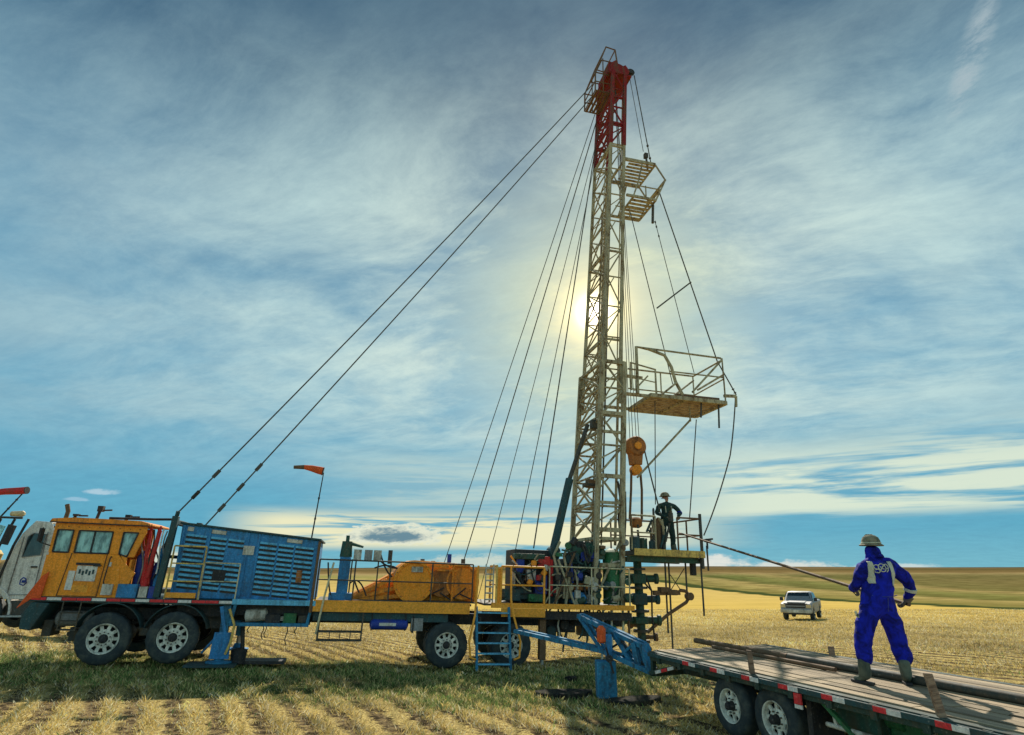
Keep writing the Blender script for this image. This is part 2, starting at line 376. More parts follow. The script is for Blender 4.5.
def wheel(parent, c, Rr, wd, rr, yaw=0., name='wheel', lugs=10):
    """outer face looks to -y of the parent"""
    b = MB(); n = 44
    prof = [(0.03, rr*.98), (0, rr*1.03), (-.012, rr*1.25), (0, Rr*.90), (.02, Rr*.965), (.045, Rr), (wd*.36, Rr*1.006), (wd*.5, Rr*.985), (wd*.64, Rr*1.006), (wd-.045, Rr), (wd-.02, Rr*.965), (wd, Rr*.88), (wd, rr)]
    vs = []
    for a, q in prof:
        for i in range(n):
            t = 2*math.pi*i/n; q2 = q
            if q > Rr*.96: q2 = q*(1 if i % 2 else .975)
            vs.append((math.cos(t)*q2, a, math.sin(t)*q2))
    m = len(prof); fs = [(j*n+i, (j+1)*n+i, (j+1)*n+(i+1) % n, j*n+(i+1) % n) for j in range(m-1) for i in range(n)]
    b.add(vs, fs); ty = b.build(name, 'rubber', parent, smooth=38)
    ty.location = c; ty.rotation_euler = (0, 0, yaw)
    ax = (0, 1, 0)
    r_ = MB(); r_.lathe([(.01, rr*1.0), (-.004, rr*.99), (.004, rr*.93), (.05, rr*.88), (.07, rr*.86), (.09, rr*.86)], (0, 0, 0), ax, 32, False)
    r_.lathe([(.062, rr*.60), (.05, rr*.55), (.045, rr*.30), (.10, rr*.30), (.10, rr*.60)], (0, 0, 0), ax, 32, False)
    for i in range(lugs):                                   # bridges between the hand holes
        t = 2*math.pi*i/lugs; d = Vector((math.cos(t), 0, math.sin(t)))
        r_.beam(d*rr*.54+Vector((0, .068, 0)), d*rr*.88+Vector((0, .068, 0)), .03, rr*.22)
    r_.build('rim', 'rim', ty)
    MB().lathe([(.15, rr*.9), (.15, 0)], (0, 0, 0), ax, 20).build('brake_drum', 'black', ty)
    h = MB().lathe([(.05, rr*.27), (-.02, rr*.24), (-.05, rr*.22), (-.06, rr*.10), (-.06, 0)], (0, 0, 0), ax, 16).build('hub', 'black', ty)
    nt = MB()
    for i in range(lugs):
        t = 2*math.pi*(i+.5)/lugs; nt.tube((math.cos(t)*rr*.42, .05, math.sin(t)*rr*.42), (math.cos(t)*rr*.42, .015, math.sin(t)*rr*.42), rr*.045, n=6)
    tag(nt.build('wheel_nuts', 'dark', ty), kind='stuff')
    return ty
def flip(o):     # a wheel seen from inside on the far side
    o.rotation_euler.z += math.pi; return o
# ---------------------------------------------------------------- ground
_zx = ([-60, -30, -16, -9.35, -1.7, 2, 8, 20, 60], [1.0, .7, .36, .20, -.09, -.07, 0, -.05, -.3])
_zy = ([-400, 0, 20, 49, 100, 200, 350, 600, 1000, 1600, 2200, 3200], [0, 0, -.05, -1.4, -3.7, -7.1, -9.6, -9.2, -4.2, 1.2, 3.6, 2.0])
def ground_z(x, y):
    x = np.asarray(x, float); y = np.asarray(y, float)
    fade = np.clip((70-y)/45, 0, 1)
    z = np.interp(y, *_zy)+np.interp(x, *_zx)*fade
    z += .03*np.sin(x*1.9+y*.7)*np.sin(y*1.3-x*.4)*np.clip((60-y)/30, 0, 1)
    far = np.clip((y-700)/900, 0, 1)
    z += far*(3.2*np.sin(x/420.+.8)+1.8*np.sin(x/150.+2+y/300)+1.2*np.sin(x/610-1))*.75
    return z
def spaced(lo, hi, near, n):
    t = np.linspace(-1, 1, n); s = np.sign(t)*(np.exp(np.abs(t)*6)-1)/(np.exp(6)-1)
    return np.where(s < 0, -s*lo, s*hi)
xs = spaced(-2600, 2600, 0, 321); ys = np.concatenate([spaced(-300, 3200, 0, 421)])
GX, GY = np.meshgrid(xs, ys); GZ = ground_z(GX, GY)
nx, ny = len(xs), len(ys)
me = bpy.data.meshes.new('ground')
idx = np.arange(nx*ny).reshape(ny, nx)
fc = np.stack([idx[:-1, :-1], idx[:-1, 1:], idx[1:, 1:], idx[1:, :-1]], -1).reshape(-1, 4)
me.from_pydata(np.stack([GX, GY, GZ], -1).reshape(-1, 3).tolist(), [], fc.tolist())
me.polygons.foreach_set('use_smooth', [True]*len(me.polygons))
ground = link(bpy.data.objects.new('ground', me)); tag(ground, kind='structure')
m, T, b = mat_base('stubble_field')
pos = T.node('ShaderNodeNewGeometry').outputs['Position']
sp = T.node('ShaderNodeSeparateXYZ'); T.put(sp.inputs[0], pos); X, Y, Z = sp.outputs
n1 = T.noise(pos, .55, 5, .6); n2 = T.noise(pos, 6, 6, .7); n3 = T.noise(pos, 28, 4, .7)
wv = T.noise(pos, .35, 3); 
srow = T.m('ADD', T.m('ADD', T.m('MULTIPLY', X, .87), T.m('MULTIPLY', Y, .5)), T.m('ADD', T.m('MULTIPLY', wv, .3), T.m('MULTIPLY', T.m('POWER', T.m('SUBTRACT', Y, 12.), 2.), .012)))
row = T.m('COSINE', T.m('MULTIPLY', srow, 2*math.pi/.62))
straw = T.mix(T.smooth(n3, .34, .62), (.17, .11, .045), (.72, .56, .22))
soil = T.mix(T.smooth(n2, .38, .6), (.045, .035, .022), (.25, .18, .10))
cover_ = T.smooth(T.m('ADD', T.m('MULTIPLY', row, .16), n2), .36, .60)
nearc = T.mix(cover_, soil, straw)
gm = T.m('MULTIPLY', T.smooth(Y, 11.8, 13.6), T.smooth(Y, 19., 16.5))
gm = T.m('MULTIPLY', gm, T.m('MULTIPLY', T.smooth(X, -24., -18.), T.smooth(X, 5., 2.)))
gm = T.m('MULTIPLY', gm, T.smooth(n1, .34, .52))
nearc = T.mix(T.m('MULTIPLY', gm, T.smooth(n2, .3, .6, .5, 1.)), nearc, (.075, .10, .03))
# far fields: bands lie across the slope and bend with x
stv = T.comb(T.m('MULTIPLY', X, .0045), T.m('MULTIPLY', T.m('LOGARITHM', T.m('MAXIMUM', Y, 2.), 2.718), 3.2), 0.)
nf = T.noise(stv, 2.2, 6, .6); nf2 = T.noise(T.vm('MULTIPLY', stv, (5, 3, 1)), 3., 5, .65)
lg = T.m('DIVIDE', T.m('LOGARITHM', T.m('MAXIMUM', Y, 2.), 10.), 3.6)
lg = T.m('ADD', lg, T.m('MULTIPLY', T.m('SUBTRACT', nf, .5), .05))
p_ = lambda y: math.log10(y)/3.6
far = T.ramp(lg, [(p_(20), (.58, .42, .13)), (p_(120), (.66, .47, .13)), (p_(330), (.62, .45, .15)), (p_(600), (.50, .38, .14)), (p_(700), (.30, .28, .09)), (p_(860), (.40, .30, .14)), (p_(950), (.22, .15, .06)), (p_(1300), (.13, .10, .04)), (p_(1500), (.20, .14, .07)), (p_(2400), (.08, .075, .035))])
far = T.mix(T.smooth(nf2, .42, .68, 0., .5), far, T.mix(1., far, (.55, .55, .5), 'MULTIPLY'))
# dark green strip of unploughed ground across the slope
yb = T.m('MULTIPLY', 63., T.m('POWER', T.m('MAXIMUM', T.m('DIVIDE', X, T.m('MAXIMUM', Y, 1.)), .14), -1.5))
yb = T.m('MULTIPLY', yb, T.m('ADD', .8, T.m('MULTIPLY', nf, .4)))
rel = T.m('DIVIDE', Y, yb)
strip = T.m('MULTIPLY', T.smooth(rel, .96, 1.0), T.smooth(rel, 1.2, 1.12))
far = T.mix(T.m('MULTIPLY', strip, T.smooth(X, -60., 20.)), far, (.055, .075, .025))
greenish = T.m('MULTIPLY', T.smooth(rel, 1.1, 1.2), T.smooth(Y, 1000., 700.))
gc = T.ramp(T.m('DIVIDE', rel, 6.), [(.18, (.17, .18, .05)), (.26, (.36, .30, .11)), (.30, (.42, .33, .13)), (.34, (.09, .12, .035)), (.42, (.17, .20, .06)), (.55, (.38, .29, .12)), (.62, (.14, .14, .05)), (1., (.18, .15, .06))])
far = T.mix(T.m('MULTIPLY', T.m('MULTIPLY', greenish, .85), T.smooth(X, -60., 20.)), far, T.mix(T.smooth(nf2, .38, .60, 0., .9), gc, T.mix(1., gc, (.45, .45, .42), 'MULTIPLY')))
colr = T.mix(T.smooth(Y, 24., 60.), nearc, T.mix(T.smooth(n2, .3, .7, 0., .35), far, T.mix(1., far, (.6, .55, .5), 'MULTIPLY')))
T.put(b.inputs['Base Color'], colr); b.inputs['Roughness'].default_value = 1.; b.inputs['Specular IOR Level'].default_value = 0.
bp = T.node('ShaderNodeBump'); bp.inputs['Strength'].default_value = .8; bp.inputs['Distance'].default_value = .08
T.put(bp.inputs['Height'], T.m('ADD', n2, T.m('MULTIPLY', n3, .4))); T.l.new(bp.outputs[0], b.inputs['Normal'])
ground.data.materials.append(m)

def blades(name, P, hgt, wid, lean, colr, mat):
    """P (n,3) feet; one bent blade of two triangles each"""
    n = len(P); a = rng.uniform(0, 2*math.pi, n); d = np.stack([np.cos(a), np.sin(a), np.zeros(n)], 1)
    a2 = rng.uniform(0, 2*math.pi, n); ln = np.stack([np.cos(a2), np.sin(a2), np.zeros(n)], 1)*(lean*hgt)[:, None]
    up = np.zeros((n, 3)); up[:, 2] = hgt*np.sqrt(np.clip(1-lean**2*.85, .04, 1))
    w_ = d*wid[:, None]*.5
    v = np.stack([P-w_, P+w_, P+up*.6+ln*.45+w_*.8, P+up+ln], 1).reshape(-1, 3)
    f = (np.arange(n)*4)[:, None]+np.array([[0, 1, 2, 0, 2, 3]]); f = f.reshape(-1)
    me = bpy.data.meshes.new(name); me.vertices.add(4*n); me.vertices.foreach_set('co', v.astype(np.float32).ravel())
    me.loops.add(6*n); me.loops.foreach_set('vertex_index', f.astype(np.int32))
    me.polygons.add(2*n); me.polygons.foreach_set('loop_start', (np.arange(2*n)*3).astype(np.int32))
    try: me.polygons.foreach_set('loop_total', np.full(2*n, 3, np.int32))
    except Exception: pass
    me.update(); me.validate()
    ca = me.color_attributes.new('col', 'FLOAT_COLOR', 'POINT')
    c4 = np.ones((4*n, 4), np.float32); c4[:, :3] = np.repeat(colr, 4, 0); ca.data.foreach_set('color', c4.ravel())
    me.materials.append(M[mat]); o = link(bpy.data.objects.new(name, me)); return o
def vnoise(x, y, s, seed):
    r = np.random.default_rng(seed); g = r.random((64, 64)); u = (x/s) % 63; v = (y/s) % 63
    i, j = u.astype(int), v.astype(int); fu, fv = u-i, v-j; fu = fu*fu*(3-2*fu); fv = fv*fv*(3-2*fv)
    return (g[i, j]*(1-fu)+g[i+1, j]*fu)*(1-fv)+(g[i, j+1]*(1-fu)+g[i+1, j+1]*fu)*fv
def scatter(n, y0, y1):
    y = np.exp(rng.uniform(math.log(y0), math.log(y1), n)); x = rng.uniform(-1, 1, n)*(y*.97+1.2); return x, y
def trampled(x, y):
    e = vnoise(x+100, y+100, 1.3, 3)*1.6-.8
    a = np.clip((y+e-12.2)/1.3, 0, 1)*np.clip((17.6+e-y)/1.2, 0, 1)*np.clip((x+23)/4, 0, 1)*np.clip((4.5-x)/2, 0, 1)
    return a*np.clip(vnoise(x+50, y+50, .8, 5)*2.2-.15, 0, 1)
x, y = scatter(760000, 7.5, 95)
s_ = x*.87+y*.5+.42*vnoise(x+200, y+200, 2.2, 9)+.16*vnoise(x+90, y+90, .5, 8)+.012*(y-12)**2
row_ = .5+.5*np.cos(s_*2*math.pi/.62)
tr = trampled(x, y); keep = rng.random(len(x)) < (np.where(y < 24, .24+.76*row_**2.4, .75)*(1-(.84-.66*row_**2)*tr)*np.clip(vnoise(x+300, y+300, .9, 11)*2.4-.35, .12, 1))
x, y, row_ = x[keep], y[keep], row_[keep]
far_ = y/9
h = rng.uniform(.04, .125, len(x))*np.where(y < 24, .55+.65*row_, .9)*(1+.12*np.clip(far_-1, 0, 4)); wd = .0085*far_**.8*rng.uniform(.6, 1.3, len(x))
ln = rng.uniform(.1, .99, len(x))**.6; lit = rng.uniform(.45, 1.15, len(x))[:, None]*(.5+.5*vnoise(x+10, y+10, 1.1, 21)+.75*vnoise(x+30, y*.45+30, 2.7, 22)-.1)[:, None]
c = np.array([.74, .57, .20])*lit; c = np.where((rng.random(len(x)) < .16)[:, None], c*np.array([.5, .42, .36]), c)
c = np.where((rng.random(len(x)) < .30)[:, None], np.array([.86, .76, .50])*lit, c)
o = blades('straw_stubble', np.stack([x, y, ground_z(x, y)-.005], 1), h, wd, ln, np.clip(c, 0, .9), 'straw')
tag(o, 'dry golden straw stubble standing and lying in rows over the field', 'stubble', kind='stuff')
x, y = scatter(330000, 8.5, 22)
tr = trampled(x, y); keep = rng.random(len(x)) < np.clip(tr*.95+.05*(vnoise(x, y, .6, 31) > .55), 0, 1)
x, y = x[keep], y[keep]; h = rng.uniform(.03, .12, len(x)); wd = .012*(y/9)**.8*rng.uniform(.6, 1.3, len(x))
lit = rng.uniform(.4, 1.3, len(x))[:, None]*(.55+.9*vnoise(x+70, y+70, .5, 41))[:, None]
c = np.array([.19, .28, .08])*lit; c = np.where((rng.random(len(x)) < .36)[:, None], np.array([.62, .54, .24])*lit, c)
o = blades('trampled_grass', np.stack([x, y, ground_z(x, y)-.005], 1), h, wd, rng.uniform(.2, .98, len(x)), c, 'grass')
tag(o, 'short green trampled grass in the shade in front of the rig', 'grass', kind='stuff')

# ---------------------------------------------------------------- the drilling rig truck, its own axes: x to the rear, y away, z up
yaw, pit = R(14), R(1.9)
U = Vector((math.cos(yaw)*math.cos(pit), math.sin(yaw)*math.cos(pit), -math.sin(pit))); V = Vector((-math.sin(yaw), math.cos(yaw), 0)); W = U.cross(V)
RO = Vector((-9.35, 15.0, .235))
rig = empty('rig_truck', RO, Matrix((U, V, W)).transposed().to_quaternion())
tag(rig, 'orange and blue oil well service rig truck with tall lattice mast raised', 'rig truck')
def L2W(u, v, w_): return RO+U*u+V*v+W*w_

# wheels
for u, z in ((-.04, .56), (1.41, .60)):
    wheel(rig, (u, 0, z), .565, .36, .33, yaw=R(8)); flip(wheel(rig, (u, 2.75, z), .565, .36, .33, yaw=R(8)))
for u in (7.9, 9.62):
    wheel(rig, (u, .06, .47), .555, .28, .31); a_ = wheel(rig, (u, .40, .47), .555, .28, .31)
    flip(wheel(rig, (u, 2.7, .47), .555, .28, .31))
for u, z in ((0, .56), (1.43, .6), (7.9, .47), (9.62, .47)):
    ax = MB(); ax.tube((u, .3, z), (u, 2.5, z), .075, n=10); ax.lathe([(-.22, .05), (-.15, .2), (.15, .2), (.22, .05)], (u, 1.4, z), (0, 1, 0), 14)
    ax.build('axle', 'black', rig)
for u, z in ((0, .62), (1.43, .66), (7.9, .5), (9.62, .5)):        # leaf springs
    s = MB()
    for k_ in range(6): s.bb(u-.55+.07*k_, u+.55-.07*k_, .62, .72, z+.26-.028*k_, z+.283-.028*k_)
    s.build('leaf_spring', 'black', rig)
fr = MB()
for v in (.75, 1.95): fr.bb(-1.5, 13.1, v-.05, v+.05, .92, 1.2)
for u in np.arange(-1.3, 13, 1.25): fr.bb(u-.06, u+.06, .8, 1.9, .96, 1.15)
fr.build('chassis_frame', 'black', rig, bevel=.01)
# front deck, bumper and step
d = MB(); d.bb(-1.72, 2.55, .02, 2.78, 1.33, 1.44); d.build('front_deck', 'teal', rig, bevel=.01)
for i in range(14):
    u = -1.68+i*.305; bx('reflective_strip', 'tape_r' if i % 3 != 1 else 'tape_w', rig, (u+.15, .010, 1.395), (.29, .012, .06))
b_ = MB(); b_.prism([(-1.78, .75), (-1.55, .72), (-1.30, 1.30), (-1.66, 1.32), (-1.80, 1.05)], .02, 2.78); b_.build('front_bumper', 'teal', rig, bevel=.02)
b_ = MB(); b_.prism([(-1.92, 1.18), (-1.66, 1.40), (-1.50, 1.40), (-1.46, 1.98), (-1.58, 1.88)], -.01, .012); b_.build('warning_flag', 'orangered', rig)
f_ = MB()
for (u, r0) in ((0, .70), (1.43, .70)):
    pts = [(u+math.cos(t)*r0, math.sin(t)*r0+.62) for t in np.linspace(.25, math.pi-.25, 14)]
    for i in range(13):
        a, c_ = pts[i], pts[i+1]; f_.prism([a, c_, (c_[0]*1.0, c_[1]+.02), (a[0], a[1]+.02)], .02, .42)
f_.build('wheel_arch', 'teal', rig)
st = MB()
for u in (-1.02, -.66): st.beam((u, .03, 1.36), (u, .03, .72), .025)
for z in (1.1, .92, .74): st.bb(-1.04, -.64, 0, .18, z-.012, z+.012)
st.build('cab_step', 'dark', rig)
e_ = MB(); e_.lathe([(-.2, .12), (-.16, .17), (.5, .17), (.54, .12)], (-1.05, .5, .95), (1, 0, 0), 16); e_.build('front_tank', 'grey', rig)
for (u, v, z, s3) in ((-.75, .55, .62, (.3, .3, .3)), (-1.35, .6, .75, (.2, .5, .35)), (.72, .5, .75, (.25, .4, .3)), (2.2, .9, .9, (.5, .6, .3))):
    b2 = MB(); b2.box((u, v, z), s3); b2.tube((u-.2, v-.1, z), (u+.3, v-.1, z+.05), .05); b2.build('steering_gear', 'dark', rig, bevel=.02)

# cab (near half): walls built round the window openings
CY0, CY1 = .06, 1.55
cab = MB()
cab.prism([(-1.66, 1.44), (-.42, 1.44), (-.42, 2.40), (-1.60, 2.40)], CY0, CY0+.05)            # door and lower wall
for a0, a1 in ((-1.62, -1.53), (-1.20, -1.08), (-.36, -.14)): cab.bb(a0, a1, CY0, CY0+.05, 2.40, 2.92)
cab.bb(-1.62, -.14, CY0, CY0+.05, 2.92, 3.08)
cab.prism([(-.42, 1.44), (.08, 1.44), (-.10, 2.40), (-.42, 2.40)], CY0, CY0+.05)
cab.prism([(-.14, 2.92), (-.14, 3.08), (.36, 3.08), (.36, 2.92)], CY0, CY0+.05)
cab.prism([(.20, 2.92), (.36, 2.92), (.20, 2.35), (.06, 2.35)], CY0, CY0+.05)
cab.prism([(-.14, 2.40), (.06, 2.40), (.06, 2.20), (.30, 2.0), (.12, 1.44), (.08, 1.44), (-.10, 2.40)], CY0, CY0+.05)
cab.bb(-1.66, -1.60, CY0+.05, CY1, 1.44, 2.35)
cab.bb(-1.60, .1, CY1, CY1+.05, 1.44, 3.08)
for v in (CY0+.05, CY1-.09): cab.bb(-1.62, -1.56, v, v+.09, 2.35, 3.08)
cab.bb(.12, .17, CY0+.05, CY1, 1.44, 2.3)
cab.bb(-1.6, .12, CY0+.05, CY1, 1.44, 1.48)
cb = cab.build('cab', 'orange', rig, bevel=.008)
rf = MB(); rf.prism([(-1.74, 3.09), (-1.70, 3.17), (-1.2, 3.215), (.2, 3.20), (.42, 3.14), (.42, 3.09)], CY0-.06, CY1+.1); rf.build('cab_roof', 'dorange', cb, bevel=.015)
MB().bb(-1.72, .42, CY0-.075, CY0-.062, 3.075, 3.10).build('roof_gutter', 'black', cb)
for (q, z0, z1) in (([(-1.53, 2.42), (-1.20, 2.42), (-1.20, 2.92), (-1.53, 2.92)], 0, 0), ([(-1.08, 2.42), (-.36, 2.42), (-.36, 2.92), (-1.08, 2.92)], 0, 0), ([(-.13, 2.42), (.05, 2.36), (.19, 2.92), (-.13, 2.92)], 0, 0)):
    g = MB().prism(q, CY0+.022, CY0+.03).build('window', 'glass', cb)
    fr_ = MB(); n_ = len(q)
    for i in range(n_): fr_.beam((q[i][0], CY0-.004, q[i][1]), (q[(i+1) % n_][0], CY0-.004, q[(i+1) % n_][1]), .025, .03)
    fr_.build('window_frame', 'black', g)
MB().bb(-.76, -.73, CY0-.006, CY0+.03, 2.42, 2.92).build('window_divider', 'black', cb)
MB().bb(-1.59, -1.585, CY0+.14, CY1-.09, 2.36, 3.06).build('windscreen', 'glass', cb)
dr = MB()
for p in (((-1.22, 1.46), (-1.12, 2.40)), ((-.40, 1.46), (-.36, 2.92)), ((-1.22, 1.46), (-.40, 1.46))): dr.beam((p[0][0], CY0-.004, p[0][1]), (p[1][0], CY0-.004, p[1][1]), .022, .012)
dr.build('door_gap', 'black', cb)
bx('door_plate', 'white', cb, (-.72, CY0-.010, 1.96), (.42, .014, .34)); bx('door_emblem', 'yellow', cb, (-.78, CY0-.010, 1.62), (.34, .012, .16))
bx('door_emblem', 'white', cb, (-1.02, CY0-.010, 1.80), (.14, .012, .42))
for i in range(5): bx('plate_lettering', 'teal', cb, (-.86+.07*i, CY0-.019, 2.0-.03*(i % 2)), (.045, .004, .10))
bx('door_handle', 'black', cb, (-.52, CY0-.03, 2.14), (.16, .04, .035)); bx('vent_flap', 'black', cb, (-.72, CY0-.02, 2.17), (.5, .03, .05))
bx('latch', 'white', cb, (-.27, CY0-.012, 2.18), (.07, .02, .1)); bx('step_box', 'offw', cb, (-.20, CY0-.03, 1.62), (.22, .06, .24))
MB().path([(-.30, CY0-.01, 1.75), (-.30, CY0-.07, 1.78), (-.27, CY0-.07, 2.32), (-.27, CY0-.01, 2.35)], .014, 6).build('grab_handle', 'black', cb)
MB().path([(-1.60, CY0-.02, 2.55), (-1.78, CY0-.16, 2.62), (-1.78, CY0-.16, 2.95)], .014, 6).build('mirror_arm', 'black', cb); bx('mirror', 'black', cb, (-1.78, CY0-.18, 2.78), (.05, .16, .30))
for i in range(9): bx('rivet', 'black', cb, (-1.55+.22*i, CY0-.006, 3.0), (.018, .012, .018))
bx('seat', 'black', cb, (-.7, .6, 2.15), (.4, .5, .7)); bx('dashboard', 'black', cb, (-1.42, .8, 2.2), (.28, 1.3, .35))
MB().path([(-1.18, .2, 2.1), (-1.22, .2, 2.45), (-1.1, .3, 2.5)], .02).build('steering_column', 'black', cb)
for u, hh in ((-.95, .34), (-.30, .16), (-1.45, .12)):
    q = MB(); q.tube((u, .5, 3.2), (u+.03, .5, 3.2+hh*.6), .035); q.box((u+.05, .5, 3.2+hh*.8), (.12, .14, hh*.4)); q.tube((u+.1, .5, 3.2+hh*.7), (u+.3, .5, 3.2+hh*.75), .02); q.build('roof_light', 'black', cb)
# headboard, loose gear between cab and radiator box
MB().path([(-.6, .3, 3.25), (.4, .3, 3.27), (.95, .35, 3.30)], .03).build('roof_pipe', 'black', rig)
hb = MB()
hb.beam((.86, .12, 1.46), (.93, .12, 3.36), .16, .14); hb.beam((.86, 2.6, 1.46), (.93, 2.6, 3.36), .16, .14); hb.beam((.93, .12, 3.22), (.93, 2.6, 3.22), .12, .12); hb.beam((.90, .12, 2.4), (.90, 2.6, 2.4), .08)
hb.tube((.93, .12, 3.3), (.97, .05, 3.48), .05); hb.build('mast_rest', 'teal', rig, bevel=.01)
for (u, v, z0, z1, r_, mt) in ((.30, .4, 1.5, 2.45, .11, 'dblue'), (.46, .25, 1.5, 3.0, .045, 'red'), (.55, .2, 1.9, 3.05, .05, 'red'), (.66, .5, 1.5, 2.2, .1, 'dblue'), (.50, .3, 1.5, 2.35, .09, 'red'), (.72, .3, 1.5, 2.6, .045, 'blue')):
    q = MB(); q.lathe([(0, r_), (z1-z0-.08, r_), (z1-z0, r_*.5), (z1-z0+.06, r_*.5)], (u, v, z0), (random.uniform(-.08, .12), 0, 1), 14); q.build('gas_bottle', mt, rig)
for i in range(9):
    hose(rig, (.28+.07*i, .18+.05*(i % 3), 3.05-.05*(i % 2)), (.36+.06*i, .22, 1.75+.12*(i % 4)), random.uniform(-.1, .15), .018, random.choice(['red', 'black', 'white', 'red', 'grey']), 'air_hose', random.uniform(-.1, .1))
bx('tool_box', 'blue', rig, (.22, .16, 1.60), (.42, .26, .30)); bx('tool_box', 'offw', rig, (.56, .16, 1.58), (.18, .22, .24)); bx('tool_box', 'dblue', rig, (.76, .2, 1.58), (.16, .3, .26))
# small walkway with pale rails
bx('yellow_kickplate', 'yellow', rig, (1.40, .03, 1.53), (.66, .03, .12)).name = 'kickplate'
guard_rail(rig, [(1.05, .06, 1.44), (1.78, .06, 1.44)], 1.22, 'pyellow', 2, .02, .7)
guard_rail(rig, [(1.80, .04, 1.44), (2.62, .04, 1.44)], .85, 'rail', 1, .016, .8)

# louvred blue engine house
box = MB(); box.prism([(1.12, 1.45), (4.42, 1.45), (4.40, 2.93), (1.06, 3.20)], .30, 2.5); eb = box.build('engine_house', 'blue', rig, bevel=.02)
top = MB(); top.prism([(1.02, 3.19), (4.46, 2.925), (4.46, 2.975), (1.02, 3.24)], .24, 2.56); top.build('house_lid', 'teal', eb, bevel=.01)
def zt(u): return 3.19-(u-1.06)*.0795
for (a0, a1, n_, ztop) in ((1.20, 1.68, 11, .24), (1.78, 2.16, 11, .24), (2.20, 2.58, 11, .24), (2.96, 3.38, 11, .22), (3.42, 3.80, 11, .22), (3.84, 4.30, 11, .22)):
    for k_ in range(n_):
        zc = zt((a0+a1)/2)-ztop-.118*k_
        if a0 == 2.20 and k_ in (2, 3, 4): continue
        f = bx('louvre', 'lblue', eb, ((a0+a1)/2, .287, zc), (a1-a0, .014, .055), rot=(R(-28), R(4.4), 0))
        bx('louvre_slot', 'black', eb, ((a0+a1)/2, .2965, zc-.045), (a1-a0-.01, .008, .062), rot=(0, R(4.4), 0))
for a in (1.1, 1.72, 2.64, 2.9, 4.40):
    MB().prism([(a, 1.50), (a+.05, 1.50), (a+.05, zt(a+.05)-.02), (a, zt(a)-.02)], .272, .299).build('panel_rib', 'blue', eb)
bx('name_plate', 'offw', eb, (2.72, .262, 2.62), (.26, .012, .22)); bx('access_hatch', 'black', eb, (2.12, .28, 1.98), (.30, .03, .30))
bx('marker_plate', 'offw', eb, (1.95, .285, 3.03), (.34, .02, .09), rot=(0, R(4.4), 0)); bx('marker_plate', 'offw', eb, (3.80, .285, 2.89), (.38, .02, .09), rot=(0, R(4.4), 0)); bx('marker_plate', 'offw', eb, (1.28, .285, 3.08), (.14, .02, .1), rot=(0, R(4.4), 0))
bx('warning_label', 'rust', eb, (4.02, .275, 2.03), (.14, .012, .3))
bx('house_sill', 'lblue', rig, (3.55, .16, 1.41), (1.95, .28, .12)).data.name
bx('house_gap_fill', 'black', rig, (3.5, .5, 1.24), (2.1, .3, .3)); bx('house_gap_fill', 'black', rig, (1.9, .5, 1.2), (1.2, .3, .3))  # dark blocks added to close the bright gap under the house
rk = MB()
for u in (2.66, 4.44): rk.beam((u, .1, 1.40), (u-.06, .1, .92), .07)
rk.beam((2.58, .1, .90), (4.42, .1, .90), .08); rk.beam((2.58, .7, .90), (4.42, .7, .90), .08)
for u in np.arange(2.8, 4.4, .3): rk.beam((u, .1, .88), (u, .7, .88), .05, .02)
rk.build('hanging_rack', 'steelblue', rig, bevel=.005)
q = MB(); q.lathe([(-.26, .05), (-.22, .15), (.24, .15), (.28, .05)], (3.12, .35, 1.1), (1, 0, .1), 16); q.build('rack_tank', 'offw', rig)
for (u, s3, mt) in ((3.55, (.34, .4, .2), 'black'), (3.95, (.3, .4, .26), 'green'), (3.75, (.12, .2, .1), 'offw'), (4.25, (.2, .3, .16), 'dark')): bx('rack_gear', mt, rig, (u, .36, 1.03), s3)
for u, l_ in ((3.0, .3), (3.34, .55), (3.40, .5), (3.9, .75), (4.1, .35)): hose(rig, (u, .12, .9), (u+.05, .12, .9-l_*.6), 0, .012, 'black', 'hanging_strap', .03)
# outrigger jack
def jack(u, v, mt='blue', foot=0.06, top_=1.36):
    j = MB(); j.bb(u-.09, u+.09, v-.09, v+.09, foot+.35, top_); jo = j.build('outrigger_jack', mt, rig, bevel=.01)
    MB().tube((u, v, foot+.03), (u, v, foot+.5), .055).build('jack_ram', 'chrome', jo)
    q = MB(); q.lathe([(0, .30), (.03, .30), (.05, .12), (.16, .09)], (u, v, foot), (0, 0, 1), 16); q.build('jack_foot', mt, jo)
    return jo
jo = jack(2.48, .18, 'steelblue', .05)
q = MB(); q.prism([(2.30, .72), (2.68, .72), (2.70, .14), (2.26, .14)], .05, .11); q.beam((2.35, .1, 1.3), (2.55, .1, .6), .08); q.beam((2.05, .25, .25), (2.45, .15, .75), .05); q.build('jack_bracket', 'blue', jo, bevel=.006)
MB().path([(2.55, .0, 1.25), (2.72, -.02, .9), (2.70, -.02, .5), (2.62, 0, .25)], .03).build('jack_hose', 'pyellow', jo)
q = MB(); q.lathe([(0, .16), (.3, .19), (.34, .05)], (2.88, .3, .02), (0, 0, 1), 14); q.tube((2.95, .3, .3), (2.85, .35, .95), .05); q.build('bell_jack', 'black', rig)
bx('jack_mat', 'black', rig, (3.35, .6, .03), (1.2, .6, .07)); bx('jack_mat', 'teal', rig, (2.35, .1, .02), (1.1, .7, .05))
jack(2.48, 2.6)

